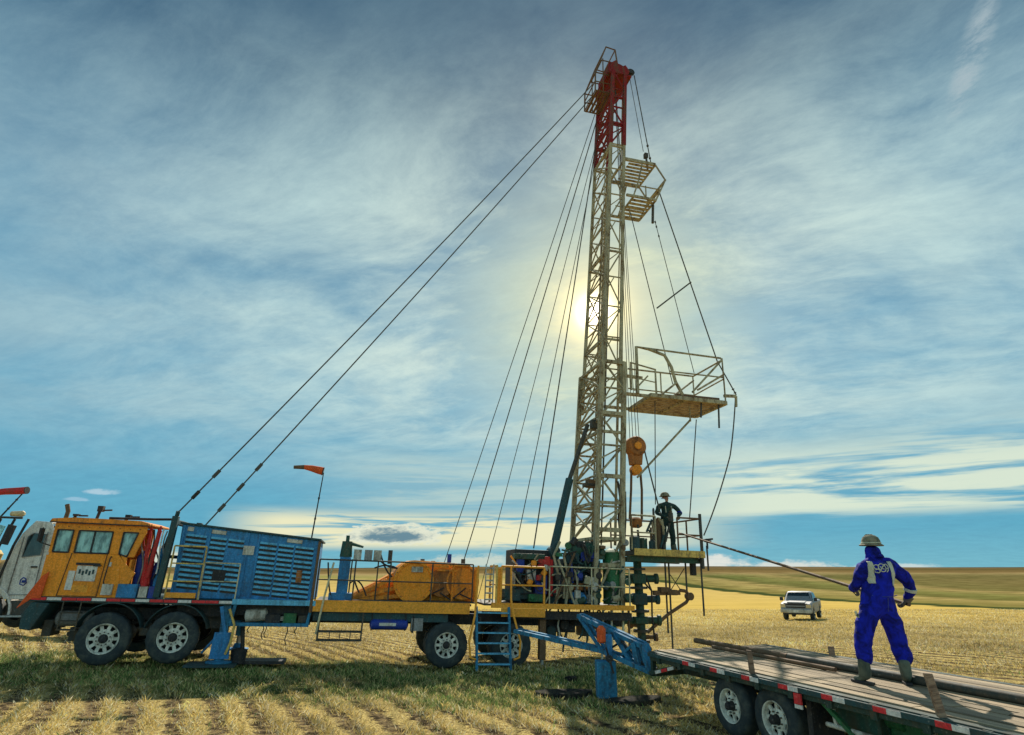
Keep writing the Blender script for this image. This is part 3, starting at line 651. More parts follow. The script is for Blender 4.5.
# middle deck
bx('deck_beam', 'yellow', rig, (6.46, .05, 1.36), (3.98, .05, .27)); bx('middle_deck', 'dark', rig, (6.5, 1.4, 1.44), (4.0, 2.6, .05))
bx('under_beam', 'teal', rig, (6.2, .22, 1.12), (3.4, .2, .22))
sb = MB()
for u in (4.66, 5.72): sb.beam((u, .03, 1.22), (u, .03, .56), .035); sb.beam((u, .30, 1.22), (u, .30, .56), .035)
for z in (.56, .76): sb.bb(4.64, 5.74, .01, .32, z-.015, z+.015)
for u in (4.95, 5.2, 5.45): sb.beam((u, .03, .56), (u, .03, .78), .02)
sb.build('drop_step', 'dark', rig)
tk = MB(); tk.lathe([(-.52, .03), (-.48, .13), (.42, .13), (.46, .03)], (6.42, .16, .94), (1, 0, 0), 18); tk.build('air_tank', 'dblue', rig)
bx('tank_label', 'white', rig, (6.35, .028, .95), (.42, .006, .07)); bx('valve_box', 'grey', rig, (7.1, .2, .95), (.3, .25, .3))
for u in (5.95, 6.8): MB().beam((u, .1, 1.2), (u, .1, .8), .05, .03).build('tank_bracket', 'black', rig)
guard_rail(rig, [(4.50, .08, 1.49), (6.30, .08, 1.49), (8.50, .08, 1.49)], .98, 'dark', 1, .02, .9)
MB().path([(4.42, .02, 1.2), (4.44, .02, 2.9)], .035).build('corner_post', 'brown', rig)
MB().path([(4.62, .02, .7), (4.72, 0, 1.6), (4.85, 0, 2.4)], .025).build('grab_rail', 'rail', rig)
# control column and gauge boxes
cc = MB(); cc.bb(4.98, 5.26, .3, .6, 1.5, 2.55); cc.bb(4.80, 5.4, .25, .75, 1.48, 1.66); co_ = cc.build('control_column', 'blue', rig, bevel=.015)
q = MB(); q.tube((5.12, .45, 2.55), (5.12, .45, 2.95), .16, .13, 12); q.tube((5.12, .45, 2.95), (5.12, .45, 3.1), .05); q.tube((5.2, .45, 2.9), (5.55, .45, 2.82), .05, .03); q.build('column_head', 'dgreen', co_)
for u, c_ in ((5.42, 'offw'), (5.70, 'grey'), (5.94, 'offw')): bx('gauge_box', c_, co_, (u, .4, 2.62), (.2, .2, .26))
bx('gauge_shelf', 'dark', co_, (5.62, .4, 2.47), (.9, .22, .03)); 
for u in (5.30, 5.98): bar('shelf_post', 'dark', co_, (u, .35, 1.5), (u, .35, 2.5), .018)
for a_, b2, s in (((6.0, .4, 2.7), (6.6, .6, 2.1), .25), ((5.4, .4, 2.0), (5.9, .5, 1.55), .2), ((5.3, .3, 1.9), (5.75, .3, 1.6), -.2), ((4.7, .2, 2.4), (4.95, .3, 1.6), .3), ((5.9, .5, 2.3), (6.7, .8, 2.2), -.12), ((6.0, .4, 2.5), (7.0, .9, 2.52), .2)): hose(rig, a_, b2, s, .022, 'black')
# drawworks with round guards
dw = MB(); dw.prism([(5.30, 1.49), (5.42, 1.62), (6.25, 2.06), (6.35, 1.49)], .5, .62); dw.prism([(5.30, 1.49), (5.45, 1.66), (6.05, 1.98), (6.5, 2.24), (6.50, 1.49)], .9, 1.9)
arc = [(6.98+.60*math.cos(t), 1.97+.57*math.sin(t)) for t in np.linspace(math.pi*1.05, math.pi*.5, 9)]; arc2 = [(8.18+.54*math.cos(t), 1.97+.53*math.sin(t)) for t in np.linspace(math.pi*.5, 0, 8)]
dw.prism([(6.38, 1.49)]+arc+arc2+[(8.72, 1.49)], .75, 2.1)
dwo = dw.build('drawworks', 'orange', rig, bevel=.03, smooth=38)
def guard(u, z, r_, v, th, name, mt):
    q = MB(); q.lathe([(0, .0), (0, r_*.25), (.012, r_*.28), (.012, r_*.86), (-.02, r_*.88), (-.02, r_), (th, r_)], (u, v, z), (0, 1, 0), 40); return q.build(name, mt, dwo, smooth=35)
g1 = guard(6.95, 1.99, .535, .34, .5, 'drum_guard', 'orange'); guard(8.30, 2.02, .46, .52, .3, 'drum_guard', 'dorange')
bx('guard_label', 'offw', g1, (7.02, .31, 2.30), (.30, .012, .14))
for t in np.linspace(0, 2*math.pi, 15)[:-1]: bar('guard_bolt', 'dark', g1, (6.95+.49*math.cos(t), .325, 1.99+.49*math.sin(t)), (6.95+.49*math.cos(t), .30, 1.99+.49*math.sin(t)), .014)
q = MB(); q.lathe([(0, .36), (.05, .36), (.05, .25), (.5, .25), (.5, .36), (.55, .36)], (7.72, .52, 1.98), (0, 1, 0), 30); q.build('cable_drum', 'rust', dwo)
for a_ in ((5.35, 1.52, 6.5, 2.10), (5.4, 1.52, 6.6, 1.85), (5.5, 1.50, 6.6, 1.62)): MB().beam((a_[0], .42, a_[1]), (a_[2], .42, a_[3]), .05, .09).build('chain_guard', 'dorange', dwo)
for (u, z0, z1, mt) in ((7.45, 1.5, 2.48, 'dorange'), (8.02, 1.5, 2.5, 'dorange'), (8.66, 1.5, 2.4, 'orange')): bar('drawworks_post', mt, dwo, (u, .50, z0), (u, .50, z1), .09, 'square', .05)
for (u, z) in ((7.6, 2.40), (7.85, 2.3), (8.2, 2.44)): MB().beam((u-.28, .48, z), (u+.28, .48, z), .05).build('brake_linkage', 'dorange', dwo)
for (u, z, a_) in ((7.6, 1.75, .5), (7.9, 1.6, -.6), (8.2, 1.7, .8), (8.45, 1.62, -.4)): MB().beam((u-.2, .5, z-a_*.2), (u+.2, .5, z+a_*.2), .03).build('brake_linkage', 'black', dwo)
for (u, h_, mt) in ((6.3, .3, 'dark'), (7.95, .26, 'dblue'), (7.2, .1, 'dark'), (8.35, .14, 'dark'), (7.5, .06, 'rust')): MB().tube((u, .9, 2.42), (u, .9, 2.48+h_), .06, n=10).build('filler_pipe', mt, dwo)
bx('drawworks_floor', 'dark', rig, (7.0, .4, 1.50), (3.2, .6, .03))
for (u, c_) in ((7.0, 'black'), (8.76, 'black')): bx('mud_flap', 'black', rig, (u, .3, .95), (.04, .45, .4))

# rear platform, ladder, rails
bx('rear_deck_edge', 'yellow', rig, (11.10, .045, 1.46), (4.14, .05, .13)); bx('rear_side_plate', 'yellow', rig, (9.92, .03, 1.285), (1.22, .05, .21)); bx('rear_deck', 'dark', rig, (11.0, 1.4, 1.47), (4.3, 2.6, .05))
bx('rear_under_beam', 'black', rig, (11.4, .3, 1.22), (3.5, .25, .2))
ld = MB(); lad = None
for u in (8.62, 9.50):
    ld.beam((u, -.02, 1.42), (u+.02, -.42, -.30), .055, .09)
lad = ld.build('boarding_ladder', 'steelblue', rig, bevel=.006)
for k_ in range(7):
    t = (k_+.6)/7.2; bx('ladder_step', 'lblue', lad, (9.07, -.02-.40*t, 1.42-1.72*t), (.84, .15, .03))
for u, s in ((8.60, -1), (9.55, 1)): 
    MB().path([(u-.02*s, -.04, 2.45), (u, -.06, 1.6), (u+.05*s, -.22, 1.2), (u+.20*s, -.40, .62), (u+.16*s, -.46, .25), (u+.02*s, -.45, .2)], .028).build('ladder_handrail', 'yellow', lad)
guard_rail(rig, [(9.28, .03, 1.5), (10.50, .03, 1.5)], .96, 'yellow', 1, .03, 1.2)
guard_rail(rig, [(9.16, .06, 1.5), (9.16, .9, 1.5)], .96, 'pyellow', 1, .03, .8); bx('rail_panel', 'orange', rig, (9.22, .05, 1.95), (.07, .03, .9))
guard_rail(rig, [(10.66, .06, 1.52), (11.9, .06, 1.52), (13.05, .06, 1.52)], .98, 'rail', 1, .02, 1.2)
st_ = MB(); st_.beam((8.85, .05, 1.5), (8.85, .05, 2.5), .03); st_.beam((9.06, .05, 1.5), (9.06, .05, 2.5), .03)
for z in np.arange(1.6, 2.5, .16): st_.bb(8.85, 9.06, .02, .08, z-.02, z+.02)
st_.build('pipe_stand', 'offw', rig)
jack(10.55, .35, 'brown', -.25, 1.3)
# rear machinery
mc = MB(); mc.bb(9.80, 10.95, .7, 1.8, 1.5, 2.95); mo = mc.build('hydraulic_power_pack', 'black', rig, bevel=.03)
for (u, v, z, s3, mt) in ((10.0, .62, 1.78, (.5, .3, .35), 'teal'), (10.55, .6, 2.0, (.35, .25, .5), 'dblue'), (10.62, .55, 2.62, (.36, .2, .30), 'red'), (9.95, .6, 2.5, (.2, .2, .4), 'dblue'), (10.25, .58, 2.25, (.28, .2, .3), 'offw'), (10.2, .6, 2.75, (.9, .3, .16), 'dgreen'), (9.6, .5, 1.72, (.6, .4, .3), 'teal'), (10.4, .5, 1.65, (.5, .3, .2), 'green'), (10.85, .6, 2.2, (.12, .2, 1.0), 'red'), (9.75, .55, 2.1, (.1, .1, .5), 'offw')):
    q = MB(); q.box((u, v, z), s3); q.tube((u-s3[0]*.3, v-s3[1]/2, z), (u-s3[0]*.3, v-s3[1]/2-.06, z), min(s3)*.3); q.build('pump_unit', mt, mo, bevel=.02)
for i in range(10): hose(rig, (9.5+random.random()*1.3, .45, 1.6+random.random()*1.2), (9.6+random.random()*1.3, .4, 1.6+random.random()*.9), random.uniform(-.2, .3), .02, random.choice(['black', 'red', 'teal', 'black', 'rail']))
en = MB(); en.bb(11.2, 12.45, .8, 1.9, 1.5, 2.35); en.bb(11.35, 12.3, .9, 1.8, 2.35, 2.75); eo = en.build('hydraulic_winch_unit', 'teal', rig, bevel=.04)
for (u, v, z, s3, mt) in ((11.62, .6, 2.28, (.34, .3, .26), 'dblue'), (11.68, .6, 1.68, (.45, .3, .3), 'blue'), (12.02, .6, 1.66, (.2, .25, .24), 'offw'), (11.8, .58, 1.98, (.6, .2, .2), 'rust'), (12.2, .6, 2.3, (.3, .3, .5), 'black'), (12.2, .6, 1.75, (.25, .3, .4), 'dgreen'), (11.35, .6, 1.95, (.25, .3, .6), 'mast'), (11.5, .65, 2.75, (.4, .3, .3), 'teal'), (12.0, .65, 2.85, (.5, .3, .35), 'dblue'), (12.35, .6, 2.95, (.25, .3, .4), 'dgreen'), (11.75, .6, 3.1, (.3, .2, .25), 'black')):
    q = MB(); q.box((u, v, z), s3); q.lathe([(0, 0), (0, min(s3)*.35), (.08, min(s3)*.35)], (u+s3[0]*.2, v-s3[1]/2-.07, z), (0, 1, 0), 12); q.build('valve_block', mt, eo, bevel=.025)
q = MB(); q.lathe([(-.45, .10), (-.4, .26), (.4, .26), (.45, .10)], (11.9, .75, 3.0), (1, 0, 0), 18); q.build('winch_drum', 'dgreen', eo)
gt = MB(); gt.lathe([(0, .27), (1.45, .27), (1.5, .2), (1.56, .08)], (12.80, .72, 1.52), (0, 0, 1), 22); gt.build('green_tank', 'green', rig); 
bx('tank_ladder_plate', 'offw', rig, (12.72, .42, 1.72), (.1, .04, .3))
q = MB(); q.tube((12.72, .43, 1.6), (12.72, .43, 2.05), .03); q.lathe([(0, .09), (.1, .09)], (12.72, .43, 1.58), (0, 0, 1), 12); q.build('drain_valve', 'offw', rig)
for i in range(26):
    a_ = (11.0+random.random()*2.1, .35+random.random()*.2, 1.7+random.random()*1.5); b2 = (a_[0]+random.uniform(-.6, .6), .35, a_[2]+random.uniform(-.8, .3))
    hose(rig, a_, b2, random.uniform(-.15, .3), random.choice([.018, .025, .03]), random.choice(['black', 'teal', 'dgreen', 'black', 'mast', 'dark']))
for i in range(34):
    u, z = 11.0+random.random()*2.2, 1.55+random.random()*1.75; kk = i % 5; q = MB()
    if kk == 0: q.lathe([(-.12, .05), (-.1, .09), (.1, .09), (.12, .05)], (u, .38, z), (random.random(), 0, random.random()+.1), 12)
    elif kk == 1: q.box((u, .4, z), (random.uniform(.08, .25), .16, random.uniform(.08, .22)))
    elif kk == 2: q.tube((u, .4, z), (u+random.uniform(-.5, .5), .45, z+random.uniform(-.1, .1)), .028)
    elif kk == 3: q.tube((u, .42, z), (u+random.uniform(-.08, .08), .42, z+random.uniform(.3, .7)), .03)
    else: q.lathe([(0, .04), (0, .10), (.05, .10), (.05, .04)], (u, .36, z), (0, 1, 0), 14)
    q.build(('valve', 'fitting_box', 'pipe', 'pipe', 'hand_wheel')[kk], random.choice(['teal', 'mast', 'dgreen', 'black', 'offw', 'dblue', 'brown', 'green', 'grey', 'rail']), rig, bevel=.008)
for i in range(16):
    u, z = 9.5+random.random()*1.4, 1.6+random.random()*1.2; q = MB()
    if i % 2: q.lathe([(-.08, .04), (-.06, .08), (.06, .08), (.08, .04)], (u, .40, z), (random.random(), 0, 1), 12)
    else: q.tube((u, .42, z), (u+random.uniform(-.3, .3), .42, z+random.uniform(-.4, .4)), .025)
    q.build(('pipe', 'valve')[i % 2], random.choice(['red', 'mast', 'teal', 'offw', 'black', 'orange']), rig)
for i in range(12):
    u, z = 13.5+random.random()*1.2, 3.1+random.random()*.7; MB().tube((u, .9, z), (u+random.uniform(-.2, .2), .9, z+random.uniform(.1, .6)), .035).build('floor_pipe', random.choice(['dark', 'brown', 'teal', 'mast']), rig)
for u in (10.95, 11.25): MB().path([(u, .4, 1.5), (u+.1, .4, 2.2), (u-.05, .45, 2.8), (u+.15, .5, 3.2)], .04).build('standpipe', 'mast', rig)
for (u0, z0, u1, z1, mt) in ((10.9, 1.5, 11.5, 2.9, 'brown'), (11.5, 1.5, 11.0, 2.7, 'mast'), (12.95, .1, 12.95, 1.4, 'rail'), (13.13, .1, 13.13, 1.42, 'brown'), (12.6, .1, 12.6, 1.4, 'offw'), (12.3, .1, 12.35, 1.4, 'offw')): MB().beam((u0, .35, z0), (u1, .35, z1), .05).build('deck_support', mt, rig)
for i in range(16):
    a_ = (10.6+random.random()*2.5, .4+random.random(), 1.35); hose(rig, a_, (a_[0]+random.uniform(-.4, .4), a_[1], random.uniform(.2, .9)), random.uniform(0, .2), .025, random.choice(['black', 'dark', 'teal', 'offw', 'green']), 'hose', random.uniform(-.1, .1))
for (u, z, s3, mt) in ((11.3, .95, (.7, .6, .4), 'black'), (12.1, .9, (.5, .5, .5), 'dark'), (10.9, .8, (.4, .5, .4), 'teal'), (12.75, .85, (.3, .4, .6), 'green')):
    q = MB(); q.box((u, 1.0, z), s3); q.lathe([(0, 0), (0, .14), (.1, .14)], (u, .6, z), (0, 1, 0), 14); q.build('under_deck_pump', mt, rig, bevel=.03)

# ---------------------------------------------------------------- mast
def mc_(w_, hw0=None):
    """mast centre and half sizes at height w_"""
    t = (w_-2.2)/18
    return 12.58+.052*(w_-2.7)
def corner(w_, su, sv, low):
    hu, hv = (.42-.004*w_, 1.10-.010*w_) if low else (.325-.003*w_, 1.04-.013*w_)
    return Vector((mc_(w_)+su*hu, 1.50+sv*hv, w_))
def mast_section(name, mat, w0, w1, low, bays, leg_r, br, mesh_ring):
    so_ = None
    for w_ in mesh_ring:
        q = MB(); c4 = [corner(w_, a, b2, low) for a, b2 in ((-1, -1), (1, -1), (1, 1), (-1, 1))]
        for i in range(4):
            if i == 1 and w_ > w0+.5: continue                     # the side to the well stays open
            q.beam(c4[i], c4[(i+1) % 4], br*2.4, br*2.4)
        ring = q.build(name if so_ is None else 'ring_frame', mat, rig if so_ is None else so_)
        so_ = so_ or ring
    for a, b2 in ((-1, -1), (1, -1), (1, 1), (-1, 1)):
        o = bar('mast_leg', mat, so_, corner(w0, a, b2, low), corner(w1, a, b2, low), leg_r*2, 'square', leg_r*2)
    hts = np.linspace(w0, w1, bays+1)
    for i in range(bays):
        z0, z1 = hts[i], hts[i+1]
        for (a, b2, c_, d_) in ((-1, -1, 1, -1), (-1, 1, 1, 1)):   # near and far faces: single zigzag
            f0, f1 = (a, b2), (c_, d_)
            if i % 2: f0, f1 = f1, f0
            bar('mast_brace', mat, so_, corner(z0, *f0, low), corner(z1, *f1, low), br)
            bar('mast_strut', mat, so_, corner(z1, a, b2, low), corner(z1, c_, d_, low), br)
        bar('mast_brace', mat, so_, corner(z0, -1, -1, low), corner(z1, -1, 1, low), br)   # front face: crossed
        bar('mast_brace', mat, so_, corner(z0, -1, 1, low), corner(z1, -1, -1, low), br)
        bar('mast_strut', mat, so_, corner(z1, -1, -1, low), corner(z1, -1, 1, low), br)
        zm = (z0+z1)/2
        bar('mast_strut', mat, so_, corner(zm, -1, -1, low), corner(zm, -1, 1, low), br*.7)
        for sv in (-1, 1):
            if low: bar('mast_brace', mat, so_, corner(z1 if i % 2 else z0, -1, sv, low), corner(z0 if i % 2 else z1, 1, sv, low), br*.8)
            bar('mast_brace', mat, so_, corner(zm, -1, sv, low), corner(z1, 1 if not i % 2 else -1, sv, low)*.5+corner(z1, 1, sv, low)*.5, br*.7)
    return so_
lo_ = mast_section('lower_mast', 'mast', 3.35, 9.0, True, 6, .068, .035, (3.35, 4.4, 6.6, 8.95))
up_ = mast_section('upper_mast', 'mast', 7.6, 17.9, False, 9, .050, .026, (8.4, 9.8, 13.2, 17.8))
tp_ = mast_section('crown_mast', 'masttop', 17.9, 21.5, False, 4, .062, .035, (18.9, 20.2, 21.45))
for sv in (-1, 1):                                                # folded outer box sides that widen near the deck
    q = MB(); q.beam((12.15, 1.5+sv*1.0, 1.5), corner(3.4, -1, sv, True), .16, .14); q.beam((13.0, 1.5+sv*1.0, 1.5), corner(3.4, 1, sv, True), .16, .14)
    q.beam((12.15, 1.5+sv*1.0, 2.6), (13.0, 1.5+sv*1.0, 2.6), .12); q.beam((12.15, 1.5+sv*1.0, 1.6), (13.0, 1.5+sv*1.0, 3.3), .07)
    q.build('mast_base', 'mast', rig, bevel=.01)
for w_ in (3.6, 5.2, 7.2):
    bxm = MB(); bxm.beam(corner(w_, -1, -1, True)+Vector((0, -.03, 0)), corner(w_, 1, -1, True)+Vector((0, -.03, 0)), .10, .12); bxm.build('mast_collar', 'mast', lo_)
for (w0, w1, du, dv, r_, mt) in ((3.2, 9.4, .52, -.3, .045, 'mast'), (3.2, 17.5, .10, -.2, .025, 'dark'), (3.2, 15.5, -.05, .2, .03, 'brown'), (3.2, 13, .2, .35, .02, 'black'), (4.4, 20.5, .43, .6, .022, 'dark'), (9, 20.5, .30, -.62, .022, 'mast')):
    a_ = Vector((mc_(w0)+du, 1.5+dv, w0)); b2 = Vector((mc_(w1)+du-.02*(w1-w0)*.3, 1.5+dv, w1)); bar('mast_pipe', mt, lo_, a_, b2, r_)
bd = MB(); 
for k_ in range(7):
    bd.path([(13.05+.04*k_, .7+.05*(k_ % 3), 5.1-.05*k_), (13.1+.03*k_, .68, 4.6), (13.04+.04*k_, .7, 4.0), (13.1+.02*k_, .7, 3.3)], .03, 6)
tag(bd.build('hose_bundle', 'black', lo_), kind='stuff')
for (w_, s3, mt) in ((6.9, (.22, .2, .3), 'dark'), (5.0, (.3, .3, .25), 'brown'), (4.95, (.5, .3, .12), 'dark')):
    q = MB(); q.box((corner(w_, -1, 0, True).x-.05, .9, w_), s3); q.build('mast_clamp', mt, lo_, bevel=.02)
ml = MB(); p0 = Vector((mc_(8)-.05, 1.1, 3.6))
for k_ in range(44):
    z = 3.8+k_*.30; ml.tube((mc_(z)-.30, .80, z), (mc_(z)-.30, 1.10, z), .012, n=6)
for v in (.80, 1.10): ml.tube((mc_(3.6)-.30, v, 3.6), (mc_(17)-.30, v, 17), .018, n=6)
ml.build('mast_ladder', 'mast', lo_)
# raising ram
rm = MB(); rm.tube((10.98, .75, 2.95), (11.55, .95, 5.1), .12, n=14); rmo = rm.build('raising_ram', 'teal', rig)
bar('ram_rod', 'dark', rmo, (11.55, .95, 5.1), (12.18, 1.0, 6.9), .07); q = MB(); q.tube((10.98, .55, 2.92), (10.98, .95, 2.92), .16, n=14); q.bb(10.85, 11.1, .62, .9, 1.5, 2.9); q.build('ram_pivot', 'teal', rmo)
# crown block
cw = MB(); cx = mc_(21.7)
cw.prism([(cx-.45, 21.45), (cx+.34, 21.45), (cx+.48, 21.7), (cx+.30, 21.98), (cx+.05, 21.80), (cx-.10, 22.15), (cx-.32, 21.95)], .75, .87); cw.prism([(cx-.45, 21.45), (cx+.34, 21.45), (cx+.48, 21.7), (cx+.30, 21.98), (cx+.05, 21.80), (cx-.10, 22.15), (cx-.32, 21.95)], 2.13, 2.25)
cw.bb(cx-.45, cx+.55, .75, 2.25, 21.42, 21.5); cw.bb(cx-.35, cx-.2, .87, 2.13, 21.8, 22.1)
cwo = cw.build('crown_block', 'masttop', rig, bevel=.02)
for i in range(6):
    q = MB(); q.lathe([(0, .1), (0, .36), (.02, .33), (.06, .33), (.08, .36), (.08, .1)], (cx+.08, .98+.2*i, 21.85), (0, 1, 0), 24); q.build('sheave', 'rust' if i % 2 else 'masttop', cwo)
q = MB(); q.lathe([(0, .05), (0, .16), (.05, .16), (.05, .05)], (cx+.60, .9, 21.85), (0, 1, 0), 16); q.box((cx+.50, 1.0, 21.8), (.3, .3, .12)); q.build('side_sheave', 'black', cwo)
cg = MB()                                                        # crow's nest to the front of the crown
x0, x1 = cx-.98, cx-.36
for v in (.9, 2.1):
    cg.path([(x1, v, 20.5), (x0, v, 20.5), (x0+.02, v, 21.4), (x0+.50, v, 22.85), (x1+.28, v, 22.8), (x1+.36, v, 22.1)], .032, 6)
    cg.path([(x0, v, 20.95), (x1, v, 20.95)], .025, 6); cg.path([(x0+.02, v, 21.4), (x1, v, 21.4)], .025, 6); cg.path([(x0+.3, v, 22.1), (x1+.1, v, 22.1)], .025, 6); cg.path([(x0+.35, v, 20.5), (x0+.35, v, 22.2)], .022, 6)
for (u, z) in ((x0, 20.5), (x0, 20.95), (x0+.02, 21.4), (x0+.3, 22.1), (x0+.50, 22.85), (x1+.28, 22.8), (x1, 20.5)): cg.path([(u, .9, z), (u, 2.1, z)], .025, 6)
cgo = cg.build('crown_cage', 'brown', rig)
for i in range(5): bx('cage_slat', 'brown', cgo, (x0+.07+.15*i, 1.5, 20.47), (.09, 1.2, .03))
# rod basket, two levels
def floor_slats(parent, u0, u1, v0, v1, z, n, mat, along='u', fr=.5):
    for i in range(n):
        t = (i+.5)/n
        if along == 'u': bx('floor_slat', mat, parent, ((u0+u1)/2, v0+(v1-v0)*t, z), (u1-u0, (v1-v0)/n*fr, .035))
        else: bx('floor_slat', mat, parent, (u0+(u1-u0)*t, (v0+v1)/2, z), ((u1-u0)/n*fr, v1-v0, .035))
rb = MB()
for v in (.75, 2.2):
    rb.beam((13.7, v, 17.35), (14.95, v, 17.35), .08, .12); rb.beam((13.7, v, 15.75), (14.9, v, 15.75), .07, .09); rb.path([(14.95, v, 17.35), (15.35, v+.02, 16.75), (14.9, v, 15.75)], .035, 6); rb.path([(14.4, v, 17.3), (14.2, v, 16.4), (14.0, v, 15.8)], .03, 6)
    rb.path([(13.9, v, 16.25), (15.1, v, 16.25)], .025, 6); rb.path([(14.5, v, 15.75), (14.5, v, 16.3)], .025, 6)
for u, z in ((13.7, 17.35), (14.95, 17.35), (15.35, 16.75), (14.9, 15.75), (14.0, 15.75), (15.1, 16.25)): rb.beam((u, .75, z), (u, 2.2, z), .06)
rbo = rb.build('rod_basket', 'mast', rig)
floor_slats(rbo, 13.9, 14.95, .8, 2.15, 17.30, 7, 'mast', 'u'); floor_slats(rbo, 14.0, 14.9, .8, 2.15, 15.70, 6, 'mast', 'u')
MB().tube((14.9, 1.0, 15.7), (14.85, 1.0, 14.9), .05).build('basket_arm', 'dark', rbo); q = MB(); q.tube((14.75, 1., 17.3), (14.7, 1., 18.0), .04); q.box((14.7, 1, 17.9), (.14, .14, .2)); q.build('basket_hook', 'dark', rbo)
# monkey board
mb = MB(); ZM = 7.95
for v in (.45, 2.4):
    mb.beam((14.15+.15*(v > 1), v, ZM), (16.95, v, ZM), .10, .13)
mb.beam((14.2, .45, ZM), (14.3, 2.4, ZM), .10, .13); mb.beam((16.95, .45, ZM), (16.95, 2.4, ZM), .10, .13); mb.beam((15.5, .45, ZM), (15.5, 2.4, ZM), .07, .1)
mb.beam((16.95, .55, ZM+.28), (17.45, .6, ZM+.33), .08, .10); mb.beam((17.45, .6, ZM+.33), (17.42, .6, ZM-.05), .07)
mb.beam((13.3, .75, ZM+.05), (14.3, .6, ZM), .09, .10); mb.beam((13.3, .75, ZM+.68), (14.0, .65, ZM+.62), .08, .10); mb.beam((13.3, 2.3, ZM), (14.3, 2.3, ZM), .09, .1)
mbo = mb.build('monkey_board', 'mast', rig, bevel=.008)
floor_slats(mbo, 14.3, 16.9, .5, 2.35, ZM+.03, 9, 'rust2', 'u')
r1 = MB(); r1.path([(13.72, .45, ZM), (13.72, .45, 9.58), (14.2, .45, 9.55), (14.75, .45, 9.4), (14.98, .45, 9.0), (15.1, .45, 8.5), (15.35, .45, ZM+.1)], .055, 8); r1.build('curved_guard', 'mast', mbo)
r2 = MB(); r2.path([(13.72, .45, 9.58), (16.88, .45, 9.55), (16.95, .5, 9.5), (16.95, 2.4, 9.5), (14.3, 2.4, 9.5)], .035, 8); r2o = r2.build('guard_rail', 'mast', mbo)
for a_, b2 in (((16.93, .45, ZM), (16.93, .45, 9.55)), ((16.93, 2.4, ZM), (16.93, 2.4, 9.5)), ((14.9, .45, 8.85), (16.93, .45, 8.85)), ((14.3, 2.4, 8.75), (16.93, 2.4, 8.75)), ((16.93, .45, 8.8), (16.93, 2.4, 8.75)), ((15.6, 2.4, ZM), (15.6, 2.4, 9.5))): bar('rail_bar', 'mast', r2o, a_, b2, .026)
for a_, b2 in (((15.7, .45, 8.2), (16.93, .45, 9.5)), ((15.0, .5, ZM+.05), (16.4, 1.5, 9.0)), ((15.9, .45, 8.3), (16.93, .45, 8.95)), ((14.5, .4, ZM), (15.1, .4, 8.45))): bar('rail_brace', 'mast', r2o, a_, b2, .035)
q = MB(); q.path([(13.5, .45, ZM+.1), (13.5, .45, 9.0), (14.38, .45, 8.85), (14.38, .45, ZM)], .035, 6); q.path([(13.5, .45, 8.5), (14.38, .45, 8.4)], .02, 6); q.path([(13.6, .45, ZM+.1), (14.1, .45, 8.6)], .03, 6); q.build('board_gate', 'mast', mbo)
q = MB(); q.beam((15.2, .7, ZM+.15), (16.8, .7, ZM+.16), .22, .08); q.build('board_walkway', 'brown', mbo)
bar('board_strut', 'mast', mbo, (16.0, 1.2, 7.45), (13.95, 1.2, 5.35), .035); bar('board_strut', 'mast', mbo, (16.0, 1.2, ZM), (16.0, 1.2, 7.4), .03)
for u, l_ in ((16.75, .85), (16.1, .55)): hose(mbo, (u, .6, ZM), (u-.05, .6, ZM-l_), 0, .03, 'dark', 'hanging_rope')
# work floor
wf = MB(); wf.bb(13.5, 15.85, .65, 2.5, 2.93, 3.06); wfo = wf.build('work_floor', 'dark', rig, bevel=.01)
bx('floor_edge', 'pyellow', wfo, (14.68, .63, 3.02), (2.36, .04, .2)); bx('floor_edge', 'rust', wfo, (15.87, 1.55, 3.02), (.04, 1.8, .2)); bx('floor_beam', 'dgreen', wfo, (14.6, .9, 2.83), (2.4, .16, .16)); bx('floor_beam', 'dgreen', wfo, (14.6, 2.2, 2.83), (2.4, .16, .16))
guard_rail(wfo, [(13.45, .68, 3.08), (14.25, .68, 3.08)], 1.02, 'mast', 1, .028, .8); 
guard_rail(wfo, [(15.0, .68, 3.08), (15.8, .68, 3.08), (15.8, 2.4, 3.08), (13.5, 2.4, 3.08)], 1.02, 'brown', 1, .028, .8)
MB().path([(15.8, .68, 2.6), (15.8, .68, 4.25)], .05).build('corner_post', 'dark', wfo)
q = MB(); q.tube((15.8, .6, 3.45), (16.15, .6, 3.5), .03); q.box((15.98, .6, 3.42), (.2, .08, .06)); q.tube((15.95, .6, 3.2), (15.95, .6, 3.5), .03); q.build('pipe_roller', 'black', wfo)
for (u, v, z0, z1, r_, mt) in ((14.52, 1.0, 3.06, 4.1, .07, 'brown'), (14.42, 1.1, 3.06, 4.4, .035, 'dark'), (14.62, .95, 3.06, 3.9, .04, 'black'), (13.6, .8, 3.06, 3.5, .16, 'teal'), (13.95, 1.0, 3.06, 3.45, .15, 'dgreen'), (14.2, .85, 3.06, 3.4, .1, 'teal')):
    q = MB(); q.lathe([(0, r_), (z1-z0-.05, r_), (z1-z0, r_*.5)], (u, v, z0), (0, 0, 1), 12); q.build('floor_tool', mt, wfo)
tg = MB(); tg.box((15.75, 1.2, 2.65), (.16, .16, .5)); tg.build('tong_cylinder', 'black', wfo, bevel=.02)
for (u, v, z1, z0) in ((15.02, 1.4, 2.85, .25), (14.92, 1.45, 2.85, .7), (15.80, .8, 2.95, 1.25), (16.05, .8, 3.3, 2.55), (15.55, 1.3, 2.9, 1.9)): bar('hanging_bar', 'dark', wfo, (u, v, z1), (u, v, z0), .028)
